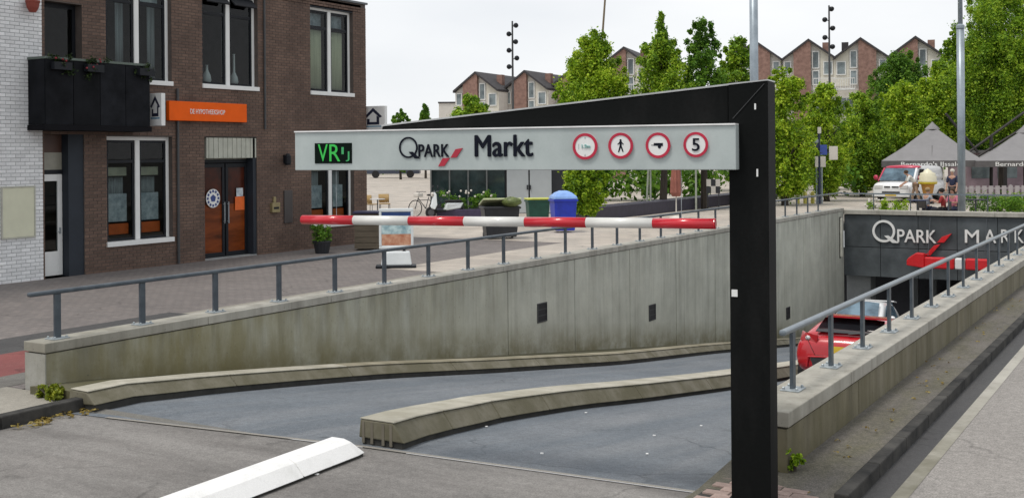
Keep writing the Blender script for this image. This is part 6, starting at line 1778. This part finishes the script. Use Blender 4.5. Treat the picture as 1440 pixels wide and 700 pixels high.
def sit(arm=.1, hz=.46):
    J = {'pelvis': (0, 0, hz + .10), 'waist': (0, .0, hz + .27), 'chest': (0, .03, hz + .52), 'neck': (0, .06, hz + .67), 'jaw': (0, .09, hz + .74), 'head': (0, .09, hz + .82), 'crown': (0, .08, hz + .90), 'face': (0, 1, 0)}
    for s, k in (('L', -1), ('R', 1)):
        J['sh' + s] = (k * .19, .03, hz + .59); J['el' + s] = (k * .25, .12, hz + .33); J['wr' + s] = (k * .16, .34, hz + .28 + arm); J['palm' + s] = (k * .13, .41, hz + .29 + arm)
        J['hip' + s] = (k * .10, .03, hz + .07); J['kn' + s] = (k * .12, .46, hz + .06); J['an' + s] = (k * .12, .44, .09); J['toe' + s] = (k * .13, .60, .04)
    return J
def cl(n, c): return mat(n, c, .9, .12, 6)
person(gnd(1288, 57), YAW + 1.35, "person in a white shirt and beige trousers bending towards the white van", stand(.34, .16, .1), cl("cloth_white", (.62, .62, .60)), cl("cloth_beige", (.34, .24, .17)), cl("hair_brown", (.06, .035, .02)))
person(gnd(1340, 52), YAW + 2.4, "grey haired person in a dark jacket standing left of the grey mast", stand(.02, .05), cl("cloth_navy", (.02, .026, .06)), cl("cloth_black", (.015, .015, .02)), cl("hair_grey", (.55, .52, .46)))
def stool(p, rz):
    t = empty("terrace_chair", p, None, "chair", "chairs under the seated guests", rz=rz)
    MB().box(-.22, .22, -.22, .22, .24, .28).build("seat", DW, t, local=True, bevel=.01); MB().box(-.22, .22, -.25, -.22, .36, .66).build("backrest", DW, t, local=True, bevel=.01)
    for a, b in ((-.2, -.22), (.2, -.22), (-.2, .2), (.2, .2)): MB().box(a - .018, a + .018, b - .018, b + .018, 0, .24 if b > 0 else .66).build("leg", DW, t, local=True)
    return t
for i, (px, dp_, rz, sh_, tr_, hr, lab, cl_) in enumerate((
        (1327, 44.0, 1.0, cl("cloth_red", (.30, .03, .03)), cl("cloth_black", (0, 0, 0)), cl("hair_dark", (.015, .012, .01)), "dark haired person in a red top seated above the garage wall left of the mast", "dark chair under the guest in the red top"),
        (1341, 44.6, 2.2, cl("cloth_pink", (.50, .16, .22)), cl("cloth_navy", (0, 0, 0)), cl("hair_brown", (0, 0, 0)), "person in a pink top seated close to the grey mast", "dark chair under the guest in the pink top"),
        (1303, 45.0, -1.2, cl("cloth_grey", (.30, .32, .36)), cl("cloth_navy", (0, 0, 0)), cl("hair_fair", (.30, .2, .1)), "person in a grey top seated at the dark blue table", "dark chair under the guest in the grey top"))):
    p = gnd(px, dp_); person(p, YAW + rz, lab, sit(.06 + .1 * (i == 0), .30), sh_, tr_, hr, i == 1, .94)
    c = stool(p, YAW + rz); c["label"] = cl_
# ------------------------------------------------------------------ weeds and litter
shrub("weed", Vector((-10.75, 8.05, PZ)), .22, .10, .17, "yellow green weed tuft at the near end of the left ramp wall", leaf_mat("leaf_yellow", (.10, .14, .01), (.22, .26, .015), (.36, .38, .03)), 51, 14, .06, 60, "weed")
p = on_z(1117, 668, .05)
shrub("weed", p, .07, .07, .24, "small green weed sprouting at the foot of the right ramp wall", LF_A, 52, 10, .04, 40, "weed")
rng = np.random.default_rng(3)
C = [(-10.2 + rng.uniform(-.35, .25), 7.7 + rng.uniform(-.6, .5), .012 + rng.uniform(0, .03)) for i in range(60)]
o = leaves_mesh("leaf_litter", C, [.05] * 60, 6, .05, leaf_mat("leaf_dry", (.16, .11, .03), (.3, .22, .05), (.4, .32, .1)), None, rng, up=2.0, squash=.2); o["kind"] = "stuff"
C = [(rng.uniform(-2.85, -2.4), rng.uniform(8.5, 22), .11 + rng.uniform(0, .02)) for i in range(45)]
o = leaves_mesh("leaf_litter", C, [.04] * 45, 4, .035, MATS["leaf_dry"], None, rng, up=2.0, squash=.2); o["kind"] = "stuff"
lit = MB()
for px, py in ((684, 600), (762, 637), (910, 638), (920, 612), (986, 598), (824, 580), (446, 668), (700, 560)):
    d = ray(px, py); t_ = 4.0
    for i in range(400):
        q = CAM + d * t_
        if q.z < zr(q.y) + .012: break
        t_ += .05
    lit.obox((q.x, q.y, zr(q.y) + .012), .014, .012, .004, Matrix.Rotation(random.random() * 3, 3, 'Z'))
lit.build("paper_scraps", WHT, None, kind="stuff")

# plants and flower boxes along the balcony rail
rngb = np.random.default_rng(12)
for i, (f_, M_, lab) in enumerate(((.12, "leaf_deep", "dark trailing plant at the left end of the balcony rail"), (.42, "leaf_deep", "dark trailing plant with red blossom in the middle of the balcony rail"), (.93, "leaf_deep", "dark bushy plant hanging over the right end of the balcony rail"))):
    yy = by0 + (by1 - by0) * f_
    bp_ = empty("balcony_plant", (xb + .05, yy, bz1 - .1), lab, "plant")
    leaves_mesh("foliage", [(rngb.normal() * .06, rngb.normal() * .16, rngb.uniform(-.28, .12)) for k in range(8)], [.085] * 8, 40, .06, leaf_mat('leaf_dark', (.012, .028, .008), (.025, .05, .012), (.05, .08, .02)), bp_, rngb)
    MB().box(xb + .016, xb + .15, yy - .22, yy + .22, bz1 - .28, bz1 - .12).build("flower_box", DFR, bp_)
    if i < 2:
        fl = MB()
        for k in range(9): fl.ball((xb + .1 + rngb.normal() * .04, yy + rngb.normal() * .15, bz1 - rngb.uniform(.0, .25)), .025, .025, .025, 6, 4)
        fl.build("blossom", mat("blossom_red", (.22, .02, .03), .7), bp_, kind="stuff")
